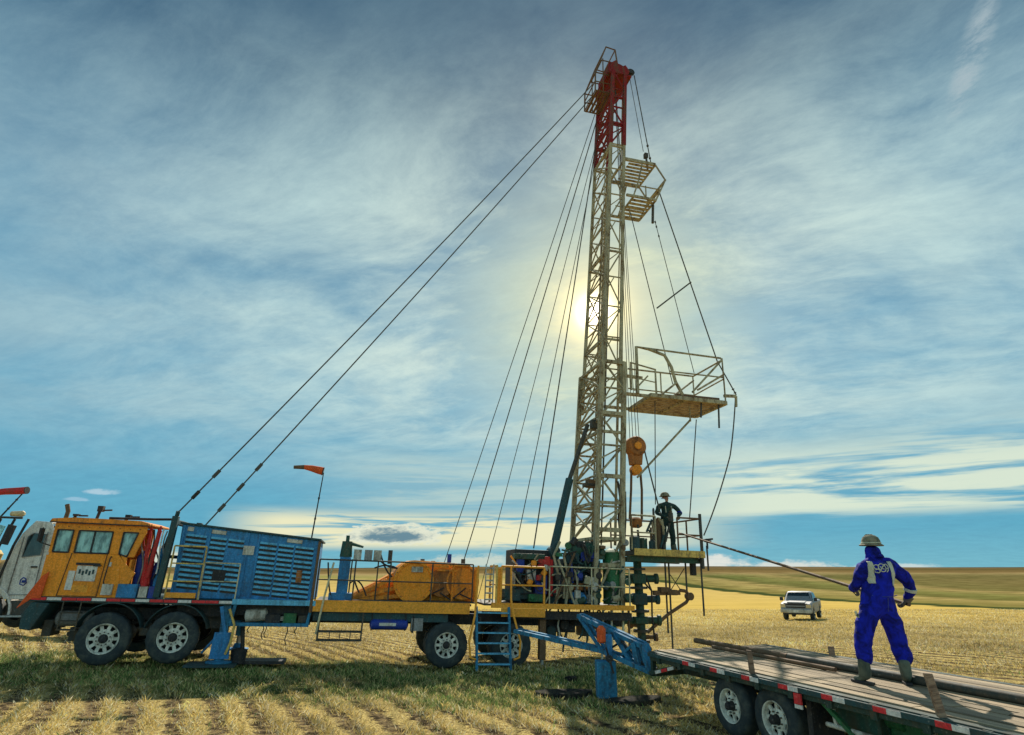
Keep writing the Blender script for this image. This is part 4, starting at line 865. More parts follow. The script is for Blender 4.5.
for (u0, z0, u1, z1) in ((15.0, 1.95, 15.5, 2.6), (15.0, 2.4, 15.3, 2.0)): bar('tong_sling', 'dark', wfo, (u0, 1.3, z0), (u1, 1.3, z1), .014)
ta = MB(); ta.beam((14.4, 1.3, 1.85), (15.3, 1.3, 1.88), .10, .14); ta.lathe([(-.08, .2), (.08, .2)], (15.0, 1.3, 1.88), (0, 0, 1), 14); ta.lathe([(-.1, .12), (.1, .12)], (15.62, 1.3, 1.78), (0, 1, 0), 14); ta.path([(15.3, 1.3, 1.95), (15.5, 1.3, 1.93), (15.66, 1.3, 1.8), (15.5, 1.3, 1.6), (14.9, 1.35, 1.25), (14.2, 1.4, .72)], .055, 8); ta.box((14.75, 1.3, 1.95), (.3, .25, .16)); ta.build('power_tong', 'brown', wfo, bevel=.01)

# ---------------------------------------------------------------- wellhead stack: stands on the ground
wh = empty('wellhead_stack', L2W(14.08, 1.5, .0)); tag(wh, 'dark green bolted blowout preventer stack standing over the well', 'wellhead')
def flange(z, r_): 
    q = MB(); q.lathe([(0, r_), (.07, r_)], (0, 0, z), (0, 0, 1), 20)
    q.build('flange', 'dark', wh)
for z, r_ in ((.42, .24), (.72, .25), (1.28, .27), (1.95, .27), (2.5, .24)): flange(z, r_)
q = MB(); q.tube((0, 0, -.35), (0, 0, 2.85), .13, n=16); q.build('casing_spool', 'dgreen', wh)
for z, hh, mt in ((1.05, .2, 'dgreen'), (1.66, .34, 'teal'), (2.25, .3, 'dgreen')):
    q = MB(); q.box((0, 0, z), (.42, .42, hh)); q.tube((-.55, 0, z), (.55, 0, z), .11, n=14); q.tube((-.62, 0, z), (-.5, 0, z), .16, n=14); q.tube((.5, 0, z), (.62, 0, z), .16, n=14); q.build('ram_body', mt, wh, bevel=.03)
for z, a_ in ((.58, 0), (.9, 2.2), (.2, 1.)):
    d_ = Vector((math.cos(a_), math.sin(a_), 0)); q = MB(); q.tube(d_*.1+Vector((0, 0, z)), d_*.42+Vector((0, 0, z)), .06); q.lathe([(-.03, .12), (.03, .12)], d_*.44+Vector((0, 0, z)), d_, 14); q.build('side_valve', 'brown', wh)
for a_ in (.5, 2.0): MB().path([(.2*math.cos(a_), -.15, 2.4), (.35, -.2, 1.9), (.3, -.25, 1.2), (.34, -.2, .5)], .03, 6).build('hose', 'black', wh)

# travelling block hangs on the drilling lines
TBU = 14.05
tb = empty('travelling_block', L2W(TBU, 1.5, 6.3)); tb.rotation_mode = 'QUATERNION'; tb.rotation_quaternion = rig.rotation_quaternion
tag(tb, 'rusty orange round travelling block hanging inside the mast lines', 'pulley block')
q = MB(); q.lathe([(-.22, .14), (-.22, .30), (-.14, .34), (.14, .34), (.22, .30), (.22, .14)], (0, 0, .12), (0, 1, 0), 26); q.prism([(-.24, .1), (.24, .1), (.17, -.5), (-.17, -.5)], -.16, .16); q.build('block_body', 'rust', tb, bevel=.02)
q = MB(); q.lathe([(0, .13), (.03, .12), (.03, 0)], (0, -.24, .12), (0, -1, 0), 18); q.build('sheave_pin', 'orange', tb)
q = MB(); q.lathe([(-.14, .06), (-.14, .17), (.14, .17), (.14, .06)], (0, 0, -.66), (0, 1, 0), 18); q.build('hook', 'orange', tb)
for s in (-1, 1): MB().path([(s*.16, 0, -.68), (s*.19, 0, -1.3), (s*.21-.06, 0, -2.25)], .042, 8).build('elevator_link', 'brown', tb)
q = MB(); q.lathe([(-.16, .12), (-.1, .2), (.1, .2), (.16, .12)], (-.06, 0, -2.35), (0, 0, 1), 16); q.build('elevator', 'rust', tb, bevel=.01)

# ---------------------------------------------------------------- wires
def wire(name, pts, r, label, cat, group=None, sag=0, mat='cable', world=False, clamps=()):
    P = [Vector(p) if world else L2W(*p) for p in pts]; out_ = []
    for i in range(len(P)-1):
        for j in range(30):
            t = j/30; q = P[i].lerp(P[i+1], t); q.z -= sag*4*t*(1-t); out_.append(q)
    out_.append(P[-1]); b_ = MB().path(out_, r, 6)
    for t in clamps:
        i = int(t*(len(out_)-1)); a_, c_ = out_[i], out_[min(i+1, len(out_)-1)]; b_.tube(a_, a_.lerp(c_, .35), r*2.3, n=8)
    o = b_.build(name, mat); tag(o, label, cat, group); return o
GL = 'guy wires of the mast'
wire('guy_wire', [(12.45, .9, 20.7), (.95, .12, 3.45)], .020, 'upper of the two long guy wires, ends on the post behind the orange cab', 'guy wire', GL, .12, clamps=(.95, .97, .985))
wire('guy_wire', [(12.50, 1.1, 20.3), (1.55, .5, 3.2)], .020, 'lower of the two long guy wires, ends on the lid of the blue engine house', 'guy wire', GL, .12, clamps=(.93, .96, .985))
wire('guy_wire', [(13.1, 2.2, 20.6), (8.2, 10.0, -.4)], .016, 'leftmost thin guy wire, slants down behind the drum guard', 'guy wire', GL, .1)
wire('guy_wire', [(13.15, 2.2, 20.2), (9.15, 10.6, -.5)], .022, 'thin guy wire coming down behind the right end of the orange drum box', 'guy wire', GL, .1)
wire('guy_wire', [(13.1, 2.2, 19.0), (9.75, 7.0, .2)], .013, 'thin guy wire coming down behind the boarding ladder', 'guy wire', GL, .05)
wire('guy_wire', [(13.1, 2.2, 18.4), (9.95, 1.2, 2.95)], .013, 'thin guy wire ending on the left corner of the black power pack', 'guy wire', GL, .05)
wire('guy_wire', [(13.1, 2.0, 19.4), (10.45, 1.0, 3.0)], .020, 'dark guy wire ending on the middle of the black power pack', 'guy wire', GL, .03)
RL = 'lines on the well side of the mast'
wire('board_line', [(14.35, 1.0, 21.8), (14.8, .8, 17.4)], .020, 'short dark line from the crown down to the rod basket tip', 'cable', RL, clamps=(.8, .95))
wire('board_line', [(14.2, 1.1, 21.7), (14.55, .9, 18.0)], .012, 'thin line just left of the rod basket line, below the crown', 'cable', RL)
wire('board_line', [(15.15, 1.0, 16.5), (17.1, 1.0, 9.65), (17.5, .65, 8.35)], .022, 'outermost line from the rod basket to the tip of the monkey board', 'cable', RL, clamps=(.93, .97))
wire('board_line', [(13.95, 1.0, 15.2), (15.3, 1.0, 8.6)], .016, 'inner line from under the rod basket down to the monkey board floor', 'cable', RL)
wire('board_line', [(14.95, 1.0, 15.0), (16.15, 1.0, 9.1)], .013, 'thin hook line between the inner and outer monkey board lines', 'cable', RL, clamps=(.02, .06, .1))
wire('spreader_bar', [(14.85, 1.0, 11.4), (16.28, 1.0, 12.65)], .03, 'short slanting spreader bar between the monkey board lines', 'bar')
wire('tail_line', [(17.45, .62, 8.3), (17.05, .64, 6.2), (15.9, .68, 3.6)], .022, 'slack line from the monkey board tip to the work floor rail', 'rope', RL, .12)
wire('tail_line', [(16.05, .9, 7.4), (15.62, 1.0, 4.1)], .018, 'straight line under the monkey board, right of the man on the work floor', 'rope', RL, .02)
wire('tail_line', [(14.55, .9, 7.9), (14.45, 1.0, 4.5)], .016, 'straight line under the monkey board, left of the man on the work floor', 'rope', RL)
wire('tail_line', [(14.15, 1.0, 6.2), (14.62, 1.0, 4.2)], .024, 'slanting line beside the travelling block down to the work floor', 'rope', RL, .05)
for i, (du, lab) in enumerate(((-.22, 'leftmost drilling line running from the crown down to the travelling block'), (-.08, 'second drilling line from the left, crown to travelling block'), (.08, 'third drilling line from the left, crown to travelling block'), (.22, 'rightmost drilling line running from the crown down to the travelling block'))):
    wire('drilling_line', [(cx+.15+du*.6, 1.25+.16*i, 21.8), (TBU+du, 1.4+.07*i, 6.5)], .012, lab, 'cable', 'drilling lines above the travelling block')

# ---------------------------------------------------------------- blue support frame between rig and trailer
sf = empty('support_frame', (1.85, 13.15, -.06)); tag(sf, 'blue steel triangular support frame on a box leg beside the trailer end', 'steel frame')
def S(x, y, z): return Vector((x-1.85, y-13.15, z+.06))
offs = Vector((.12, .26, 0))
A, B_, C_, Dd, E_ = S(1.47, 14.4, 1.33), S(.07, 15.8, .89), S(2.50, 12.6, .92), S(2.58, 12.4, .50), S(1.82, 13.3, .75)
for k_ in (0, 1):
    o_ = offs*k_
    for p, q_, t in ((A, C_, .08), (B_, E_, .08), (E_, Dd, .08), (A, E_, .055), (C_, Dd, .10), (S(2.36, 12.75, .96), S(2.42, 12.7, .58), .09), (S(2.0, 13.3, 1.15), S(2.3, 12.85, .62), .06), (S(2.1, 13.2, .62), S(2.38, 12.75, .95), .05)):
        bar('frame_tube', 'steelblue', sf, p+o_, q_+o_, t, 'square', t)
for p in (A, B_, C_, Dd, E_): bar('cross_tube', 'steelblue', sf, p, p+offs, .06, 'square', .06)
q = MB(); q.bb(-.19, .19, -.16, .16, 0, .66); q.build('box_leg', 'steelblue', sf, bevel=.02)
q = MB(); q.bb(.02, .14, -.10, .1, .66, 1.14); q.build('lug_post', 'blue', sf, bevel=.01)
q = MB(); q.beam((.0, -.2, .92), (.12, -.24, .46), .05, .03); q.tube((.05, -.26, .72), (.05, -.18, .72), .07); q.build('locking_pin', 'black', sf)
q = MB(); q.lathe([(0, .05), (.03, .09), (.26, .09), (.32, .04)], (-.06, -.05, .98), (0, 0, 1), 14); q.build('red_bottle', 'orangered', sf).name = 'gas_bottle'
MB().path([S(1.55, 14.3, 1.2), S(1.9, 13.6, .7), S(2.2, 13.1, .95), S(2.5, 12.7, .6), S(2.7, 12.4, .55)], .025, 6).build('hose', 'black', sf)
for i, (x, y, sx, sy, a_, lab) in enumerate(((1.02, 13.35, 1.15, .55, -.1, 'dark rubber mat lying on the grass left of the blue frame leg'), (2.3, 12.75, 1.1, .5, .15, 'dark rubber mat lying on the grass right of the blue frame leg'), (1.35, 15.2, .28, .2, .3, 'small dark block lying in the grass behind the left rubber mat'))):
    q = MB(); n_ = 10; pts = [(sx/2*math.cos(t)*(1+.12*math.sin(3*t)), sy/2*math.sin(t)*(1+.1*math.cos(2*t))) for t in np.linspace(0, 2*math.pi, 15)[:-1]]
    m_ = len(pts); q.add([(a, b, z) for z in (0, .11) for a, b in pts], [tuple(range(m_))[::-1], tuple(range(m_, 2*m_))]+[(i2, (i2+1) % m_, m_+(i2+1) % m_, m_+i2) for i2 in range(m_)])
    o = q.build('ground_mat' if i < 2 else 'block', 'mat', bevel=.02); o.location = (x, y, float(ground_z(x, y))-.01); o.rotation_euler = (R(2), R(-2), a_); tag(o, lab, 'mat' if i < 2 else 'block')

# ---------------------------------------------------------------- flatbed trailer: x runs toward the camera, y away across the deck, z up from the ground
TD = Vector((.335, -.942, 0)).normalized(); TN = Vector((.942, .335, 0)).normalized()
TO = Vector((2.5, 11.95, 0))
trl = empty('flatbed_trailer', TO, Matrix((TD, TN, Vector((0, 0, 1)))).transposed().to_quaternion())
tag(trl, 'dark steel flatbed trailer with grey plank deck and red and white tape', 'trailer')
TL, TWd, TZ = 9.3, 2.62, .93
def T2W(s, n, z): return TO+TD*s+TN*n+Vector((0, 0, z))
pw = (TWd-.24)/12
for i in range(12):
    cuts = [0, 2.4+.3*((i*5) % 7)/3, 5.0+.3*((i*3) % 5)/2, TL]
    if i % 3 == 1: cuts = [0, 3.6, 7.1, TL]
    for j in range(3):
        a_, b2 = cuts[j]+.006, cuts[j+1]-.006
        bx('plank', 'plank', trl, ((a_+b2)/2, .12+pw*(i+.5), TZ-.025+random.uniform(-.009, .006)), (b2-a_, pw-.030, .05), rot=(R(random.uniform(-.5, .5)), 0, 0))
q = MB(); q.bb(-.02, TL, 0, .11, TZ-.17, TZ-.02); q.bb(-.02, TL, TWd-.11, TWd, TZ-.17, TZ-.0); q.bb(-.03, .06, .11, TWd-.11, TZ-.17, TZ-.01)
for v in (.75, 1.8): q.bb(-.02, TL, v-.06, v+.06, TZ-.42, TZ-.06)
for s in np.arange(.5, TL, .62): q.bb(s-.04, s+.04, .11, TWd-.11, TZ-.16, TZ-.055)
q.build('trailer_frame', 'tgreen', trl, bevel=.008)
MB().bb(-.02, TL, -.045, -.012, TZ-.10, TZ-.035).build('rub_rail', 'teal', trl, bevel=.006)
for s in np.arange(.3, TL, .62): bx('stake_pocket', 'tgreen', trl, (s, -.006, TZ-.11), (.09, .05, .16))
for i in range(11):
    s = 1.15+.72*i
    bx('reflective_strip', 'tape_r', trl, (s, -.049, TZ-.068), (.17, .006, .055)); bx('reflective_strip', 'tape_w', trl, (s+.17, -.049, TZ-.068), (.17, .006, .055))
bx('side_marker', 'tape_r', trl, (3.55, -.05, TZ-.17), (.12, .02, .13)); bx('side_marker', 'tape_w', trl, (3.55, -.05, TZ-.255), (.12, .02, .05))
for s in (1.98, 2.90):
    a_ = wheel(trl, (s, .10, .385), .415, .27, .235, lugs=8); flip(wheel(trl, (s, TWd-.1, .385), .415, .27, .235, lugs=8))
for s in (1.98, 2.90): MB().tube((s, .15, .375), (s, TWd-.15, .375), .06).build('axle', 'black', trl)
q = MB(); q.prism([(3.5, .30), (3.58, .30), (3.6, .80), (3.52, .80)], .10, .60); q.build('mud_flap', 'black', trl)
q = MB(); q.prism([(-.1, .50), (.75, .72), (.75, .78), (-.1, .57)], .02, .12); q.prism([(-.1, .50), (.75, .72), (.75, .78), (-.1, .57)], 2.4, 2.5); q.beam((-.08, .05, .53), (-.08, 2.5, .53), .08); q.beam((-.06, .08, .53), (-.02, .08, .9), .07); q.build('tail_ramp', 'tgreen', trl)
for i in range(3): bx('reflective_strip', 'tape_r' if i % 2 else 'tape_w', trl, (.20+.2*i, .015, .60+.052*i), (.18, .012, .05), rot=(0, -R(14.5), 0))
q = MB(); q.box((4.05, .5, .62), (.7, .4, .34)); q.build('side_box', 'dgreen', trl, bevel=.02)
q = MB(); q.tube((3.8, .12, .52), (6.4, .12, .50), .028); q.beam((3.9, .13, .8), (3.95, .13, .5), .04); q.beam((5.2, .13, .8), (5.25, .13, .5), .04); q.build('side_guard', 'offw', trl)
q = MB(); q.box((5.0, .6, .55), (1.2, .3, .3)); q.lathe([(-.3, .02), (-.26, .12), (.3, .12), (.34, .02)], (4.3, .5, .68), (1, 0, 0), 14); q.build('under_tank', 'green', trl, bevel=.02)
q = MB(); q.beam((3.75, .1, .80), (4.25, .1, .45), .05); q.build('frame_brace', 'green', trl)

# pipes and stakes on the deck
def deck_pipe(s0, n0, s1, n1, r_, label, mt='pipe', z=0):
    q = MB(); q.tube(T2W(s0, n0, TZ+r_+z), T2W(s1, n1, TZ+r_+z), r_, n=20); o = q.build('steel_pipe', mt); tag(o, label, 'pipe', 'pipes on the trailer deck')
    return o
deck_pipe(1.9, 1.40, TL-.2, 1.30, .055, 'thick dark green pipe lying along the trailer deck behind the standing man')
deck_pipe(-.6, 1.42, 1.85, 1.42, .05, 'short brown pipe at the far rig end of the trailer deck', 'brown')
deck_pipe(.2, 1.22, 3.0, 1.20, .03, 'thin brown pipe near the middle of the planks, left of the man', 'brown')
def stake(p, lean, hh, w_, label):
    q = MB(); q.add([(-w_/2, -.03, 0), (w_/2, -.03, 0), (w_/2, .03, 0), (-w_/2, .03, 0), (-w_/2*.95, -.028, hh), (w_/2*.95, -.028, hh*.97), (w_/2*.95, .028, hh*.97), (-w_/2*.95, .028, hh)], [(0, 3, 2, 1), (4, 5, 6, 7), (0, 1, 5, 4), (1, 2, 6, 5), (2, 3, 7, 6), (3, 0, 4, 7)])
    o = q.build('wooden_stake', 'stake', bevel=.005); o.location = p; o.rotation_euler = (0, lean, R(-60)+R(55)); tag(o, label, 'stake', 'wooden stakes of the trailer')
stake(T2W(5.38, .07, TZ-.03), R(-8), .42, .075, 'tallest wooden stake, in the near edge of the trailer right of the man')
stake(T2W(2.6, .07, TZ-.03), R(-2), .32, .07, 'dark wooden stake in the near trailer edge above the wheels')
stake(T2W(1.7, 2.50, TZ-.05), R(0), .2, .09, 'short wooden stake at the far trailer edge left of the man')

# ---------------------------------------------------------------- people
def skin_body(name, nodes, edges, root, sub=2, disp=0.):
    me = bpy.data.meshes.new(name); keys = list(nodes)
    me.from_pydata([nodes[k][0] for k in keys], [(keys.index(a), keys.index(b)) for a, b in edges], [])
    o = link(bpy.data.objects.new(name, me)); o.modifiers.new('skin', 'SKIN')
    for i, k in enumerate(keys):
        rr = nodes[k][1]; me.skin_vertices[0].data[i].radius = rr if hasattr(rr, '__len__') else (rr, rr)
        me.skin_vertices[0].data[i].use_root = (k == root)
    o.modifiers['skin'].use_smooth_shade = True
    s = o.modifiers.new('sub', 'SUBSURF'); s.levels = s.render_levels = sub
    if disp:
        t = bpy.data.textures.new('folds', 'CLOUDS'); t.noise_scale = .12; t.noise_depth = 2
        d = o.modifiers.new('folds', 'DISPLACE'); d.texture = t; d.strength = disp; d.mid_level = .5; d.texture_coords = 'LOCAL'
    dg = bpy.context.evaluated_depsgraph_get(); ev = o.evaluated_get(dg)
    new = bpy.data.meshes.new_from_object(ev); new.name = name
    bpy.data.objects.remove(o); new.polygons.foreach_set('use_smooth', [True]*len(new.polygons))
    return new
def hand(parent, wrist, direc, palm_n, name='hand', curl=1., sc_=1., mat='glove', thumb_side=1):
    """a gloved hand closed round a bar: palm, four bent fingers, thumb"""
    d = Vector(direc).normalized(); n = Vector(palm_n).normalized(); s = d.cross(n).normalized()*thumb_side; n = s.cross(d).normalized()*thumb_side
    P = lambda a, b, c: Vector(wrist)+(d*a+s*b+n*c)*sc_
    nodes = {'w': (P(0, 0, 0), .030*sc_), 'p': (P(.045, 0, .003), (.042*sc_, .024*sc_)), 'k': (P(.085, 0, .006), (.042*sc_, .020*sc_))}
    edges = [('w', 'p'), ('p', 'k')]
    for i, (off, L) in enumerate(((.030, .036), (.010, .040), (-.010, .038), (-.029, .030))):
        a, b, c_ = f'f{i}a', f'f{i}b', f'f{i}c'
        nodes[a] = (P(.092+L*.6, off, .012+.01*curl), .0115*sc_); nodes[b] = (P(.094+L*.75, off, .012+L*1.1*curl), .0105*sc_); nodes[c_] = (P(.090+L*.05, off*.95, .014+L*1.5*curl), .0095*sc_)
        edges += [('k', a), (a, b), (b, c_)]
    nodes['t1'] = (P(.045, .045, .016), .014*sc_); nodes['t2'] = (P(.075, .050, .036), .012*sc_); nodes['t3'] = (P(.098, .035, .052), .010*sc_)
    edges += [('p', 't1'), ('t1', 't2'), ('t2', 't3')]
    me = skin_body(name, nodes, edges, 'p', 1); me.materials.append(M[mat]); o = link(bpy.data.objects.new(name, me)); o.parent = parent; return o
def boot(parent, ank, toe, mat='boot', name='boot'):
    a = Vector(ank); t = Vector(toe); d = (t-a); d.z = 0; d.normalize(); fl = t.z
    nodes = {'top': (a+Vector((0, 0, .17)), .078), 'an': (a, .070), 'heel': (Vector((a.x, a.y, fl+.045))-d*.05, (.046, .045)), 'mid': (Vector((a.x, a.y, fl+.048))+d*.08, (.048, .042)), 'toe': (Vector((a.x, a.y, fl+.040))+d*.19, (.046, .034))}
    me = skin_body(name, nodes, [('top', 'an'), ('an', 'heel'), ('an', 'mid'), ('mid', 'toe')], 'an', 2); me.materials.append(M[mat]); o = link(bpy.data.objects.new(name, me)); o.parent = parent
    s = Vector((-d.y, d.x, 0)); q = MB(); c0 = Vector((a.x, a.y, fl))
    out_ = [(-.10, .0), (-.095, .038), (-.03, .042), (.08, .05), (.17, .052), (.235, .03), (.25, 0), (.235, -.03), (.17, -.052), (.08, -.05), (-.03, -.042), (-.095, -.038)]
    m_ = len(out_); q.add([c0+d*x+s*y+Vector((0, 0, z)) for z in (0, .03) for x, y in out_], [tuple(range(m_))[::-1], tuple(range(m_, 2*m_))]+[(i, (i+1) % m_, m_+(i+1) % m_, m_+i) for i in range(m_)])
    q.build('boot_sole', 'black', o, bevel=.004); return o
def ribbon(parent, body, pts, width, side, mat, name, lift=.012):
    """a band lying on the body: points are pulled to the body's surface along 'side'"""
    from mathutils.bvhtree import BVHTree
    bvh = BVHTree.FromPolygons([v.co.copy() for v in body.data.vertices], [tuple(p.vertices) for p in body.data.polygons])
    P = []; side = Vector(side).normalized()
    dense = []
    for i in range(len(pts)-1):
        for j in range(8): dense.append(Vector(pts[i]).lerp(Vector(pts[i+1]), j/8))
    dense.append(Vector(pts[-1])); vs = []; 
    for i, p in enumerate(dense):
        d = (dense[min(i+1, len(dense)-1)]-dense[max(i-1, 0)]).normalized(); lat = d.cross(side).normalized()
        for k_ in (-.5, -.17, .17, .5):
            q = p+lat*width*k_; hit = bvh.ray_cast(q+side*.5, -side)
            base = hit[0] if hit[0] is not None else q
            vs.append(base+side*lift)
    n = len(dense); fs = [(i*4+k_, i*4+k_+1, (i+1)*4+k_+1, (i+1)*4+k_) for i in range(n-1) for k_ in range(3)]
    b_ = MB(); b_.add(vs, fs); o = b_.build(name, mat, parent, smooth=60)
    so_ = o.modifiers.new('thick', 'SOLIDIFY'); so_.thickness = .008; so_.offset = -1; return o

# man in blue coveralls on the trailer (seen from behind), body coordinates are world minus PW
PW = Vector((4.80, 8.60, .93))
wk = empty('person', PW); tag(wk, 'man in royal blue coveralls and hard hat seen from behind, standing on the trailer', 'person', 'oilfield workers')
def B(x, z, y=0.): return Vector((x-4.83, y, z-.93))
nodes = {
 'pel': (B(4.93, 1.93), (.225, .16)), 'crotchR': (B(5.02, 1.80), (.125, .125)), 'crotchL': (B(4.80, 1.80), (.125, .125)),
 'waist': (B(4.955, 2.06, .01), (.215, .15)), 'chest': (B(4.99, 2.26, .02), (.235, .15)), 'sh': (B(5.0, 2.385, .02), (.20, .12)), 'nk': (B(4.995, 2.475, .03), .092), 'hd0': (B(5.0, 2.555, .04), (.105, .105)), 'hd1': (B(5.0, 2.64, .05), (.095, .10)),
 'shR': (B(5.185, 2.38, .02), .10), 'uaR': (B(5.31, 2.27, .02), .098), 'elR': (B(5.425, 2.13, .03), .084), 'faR': (B(5.415, 2.01, .08), .062), 'wrR': (B(5.375, 1.93, .12), .045),
 'shL': (B(4.85, 2.375, .03), .10), 'uaL': (B(4.775, 2.24, .08), .082), 'elL': (B(4.765, 2.12, .19), .070), 'faL': (B(4.79, 2.08, .32), .056), 'wrL': (B(4.80, 2.06, .40), .042),
 'knL': (B(4.665, 1.50, .03), .118), 'thL': (B(4.73, 1.67, .01), .133), 'clL': (B(4.625, 1.32, .02), .112), 'cfL': (B(4.63, 1.13, .01), .098),
 'knR': (B(5.115, 1.46, .05), .112), 'thR': (B(5.075, 1.66, .02), .128), 'clR': (B(5.135, 1.28, .02), .112), 'cfR': (B(5.135, 1.11, .0), .100)}
edges = [('pel', 'waist'), ('waist', 'chest'), ('chest', 'sh'), ('sh', 'nk'), ('nk', 'hd0'), ('hd0', 'hd1'), ('sh', 'shR'), ('shR', 'uaR'), ('uaR', 'elR'), ('elR', 'faR'), ('faR', 'wrR'), ('sh', 'shL'), ('shL', 'uaL'), ('uaL', 'elL'), ('elL', 'faL'), ('faL', 'wrL'),
 ('pel', 'crotchR'), ('pel', 'crotchL'), ('crotchL', 'thL'), ('thL', 'knL'), ('knL', 'clL'), ('clL', 'cfL'), ('crotchR', 'thR'), ('thR', 'knR'), ('knR', 'clR'), ('clR', 'cfR')]
me = skin_body('body', nodes, edges, 'pel', 3, .045); me.materials.clear(); me.materials.append(M['coverall']); me.materials.append(M['skin'])
for p in me.polygons:
    if p.center.z > 2.53-.93 and p.center.y > .07: p.material_index = 1
body = link(bpy.data.objects.new('body', me)); body.parent = wk
hb_ = B(5.0, 2.655, .05)
q = MB(); q.lathe([(-.022, .150), (-.012, .154), (0, .134), (.012, .120), (.05, .116), (.09, .098), (.118, .062), (.128, .0)], hb_, (.03, .0, 1), 28); ht = q.build('hard_hat', 'hat', wk, smooth=50)
for a_ in (-.03, 0, .03): MB().path([hb_+Vector((a_, .02+.10*math.cos(t), .012+.118*math.sin(t))) for t in np.linspace(.1, 3.0, 12)], .008, 6).build('hat_ridge', 'hat', ht)
MB().path([hb_+Vector((.121*math.cos(t), .0+.121*math.sin(t), .018)) for t in np.linspace(0, 2*math.pi, 25)], .007, 6).build('hat_band', 'stripe', ht)
q = MB(); q.lathe([(0, .0), (.02, .02), (.035, .0)], B(5.0, 2.575, .05)+Vector((0, .085, 0)), (0, 1, 0), 10); q.build('nose', 'skin', wk)
q = MB(); q.path([B(4.93, 2.48, -.03), B(4.96, 2.50, -.065), B(5.0, 2.505, -.075), B(5.04, 2.50, -.065), B(5.07, 2.48, -.03)], .030, 10); q.build('collar', 'coverall', wk)
bk = (0, -1, 0)
ribbon(wk, body, [B(4.85, 2.43, 0), B(4.85, 2.3, 0), B(4.85, 2.2, 0), B(4.85, 2.15, 0)], .050, bk, 'stripe', 'reflective_band')
ribbon(wk, body, [B(5.10, 2.43, 0), B(5.10, 2.3, 0), B(5.10, 2.2, 0), B(5.10, 2.12, 0)], .058, bk, 'stripe', 'reflective_band')
el_, fa_ = nodes['elR'][0], nodes['faR'][0]
c0 = el_.lerp(fa_, .55); q = MB(); ax_ = (fa_-el_).normalized(); q.lathe([(-.020, .076), (-.018, .080), (.018, .078), (.020, .072)], c0, ax_, 20); q.build('sleeve_band', 'stripe', wk)
q = MB(); q.lathe([(0, .060), (.07, .050), (.09, .040)], nodes['faR'][0]+ax_*.03, (nodes['wrR'][0]-fa_), 16); q.build('glove_cuff', 'glove', wk)
ribbon(wk, body, [B(4.60, 1.80, 0), B(4.62, 1.72, 0)], .03, (-.7, -1, 0), 'stripe', 'reflective_band')
# white emblem on the back: looped outline and script strokes
emb = MB(); from mathutils.bvhtree import BVHTree
bvh = BVHTree.FromPolygons([v.co.copy() for v in body.data.vertices], [tuple(p.vertices) for p in body.data.polygons])
def onback(x, z):
    o_ = B(x, z, -.6); h_ = bvh.ray_cast(o_, Vector((0, 1, 0))); return (h_[0] if h_[0] is not None else B(x, z, -.12))+Vector((0, -.008, 0))
def stroke(pts, r_=.0065):
    emb.path([onback(x, z) for x, z in pts], r_, 5)
ex, ez = 4.965, 2.345
stroke([(ex-.062+.030*math.cos(t), ez+.012+.028*math.sin(t)) for t in np.linspace(.4, 5.6, 12)])
stroke([(ex-.062+.026*math.cos(t), ez-.038+.022*math.sin(t)) for t in np.linspace(2.6, -2.6, 12)])
stroke([(ex+.005+.048*math.cos(t), ez+.002+.050*math.sin(t)) for t in np.linspace(0, 2*math.pi, 20)])
stroke([(ex-.03, ez-.03), (ex+.01, ez+.01), (ex+.05, ez+.045)], .008); stroke([(ex-.02, ez+.02), (ex+.0, ez-.01), (ex+.03, ez-.015)])
stroke([(ex+.065+.020*math.cos(t), ez+.018+.028*math.sin(t)) for t in np.linspace(-1.8, 3.2, 12)]); stroke([(ex+.05, ez-.052), (ex+.075, ez-.03), (ex+.082, ez+.0)])
tag(emb.build('back_emblem', 'stripe', wk), 'white looped round emblem on the back of the coveralls', kind='stuff')
for p_l in ([(4.80, 2.0), (4.9, 1.985), (5.02, 1.985), (5.12, 2.0)], [(4.965, 1.97), (4.96, 1.88), (4.955, 1.80)], [(4.84, 2.40), (4.97, 2.415), (5.1, 2.40)]):
    emb2 = MB(); emb2.path([onback(x, z)+Vector((0, .006, 0)) for x, z in p_l], .006, 5); emb2.build('seam', 'dblue', wk)
boot(wk, B(4.595, 1.075, .0), Vector((4.56-4.83, .12, 0)), 'boot'); boot(wk, B(5.09, 1.06, -.05), Vector((5.17-4.83, .15, 0)), 'boot')
# the long pole he holds: from his right hand up to the roller on the work floor
pa = PW+B(5.375+.02, 1.885, .17); pb = L2W(15.0, .55, 3.62)
pd = (pb-pa).normalized(); q = MB(); q.tube(pa-pd*.07, pb, .026, n=12); pl = q.build('long_pole', 'brown'); tag(pl, 'long dark pole held by the man in blue, slanting up to the work floor', 'pole')
hr = nodes['wrR'][0]; hand(wk, hr, (-.25, .5, -.8), (-.6, .5, -.2), curl=.9, thumb_side=-1)
hl = nodes['wrL'][0]; tl = (pa-PW)+pd*((hl-(pa-PW)).dot(pd)); hand(wk, hl, (tl-hl+Vector((.0, .03, -.02))), (0, .3, -1), curl=.9)

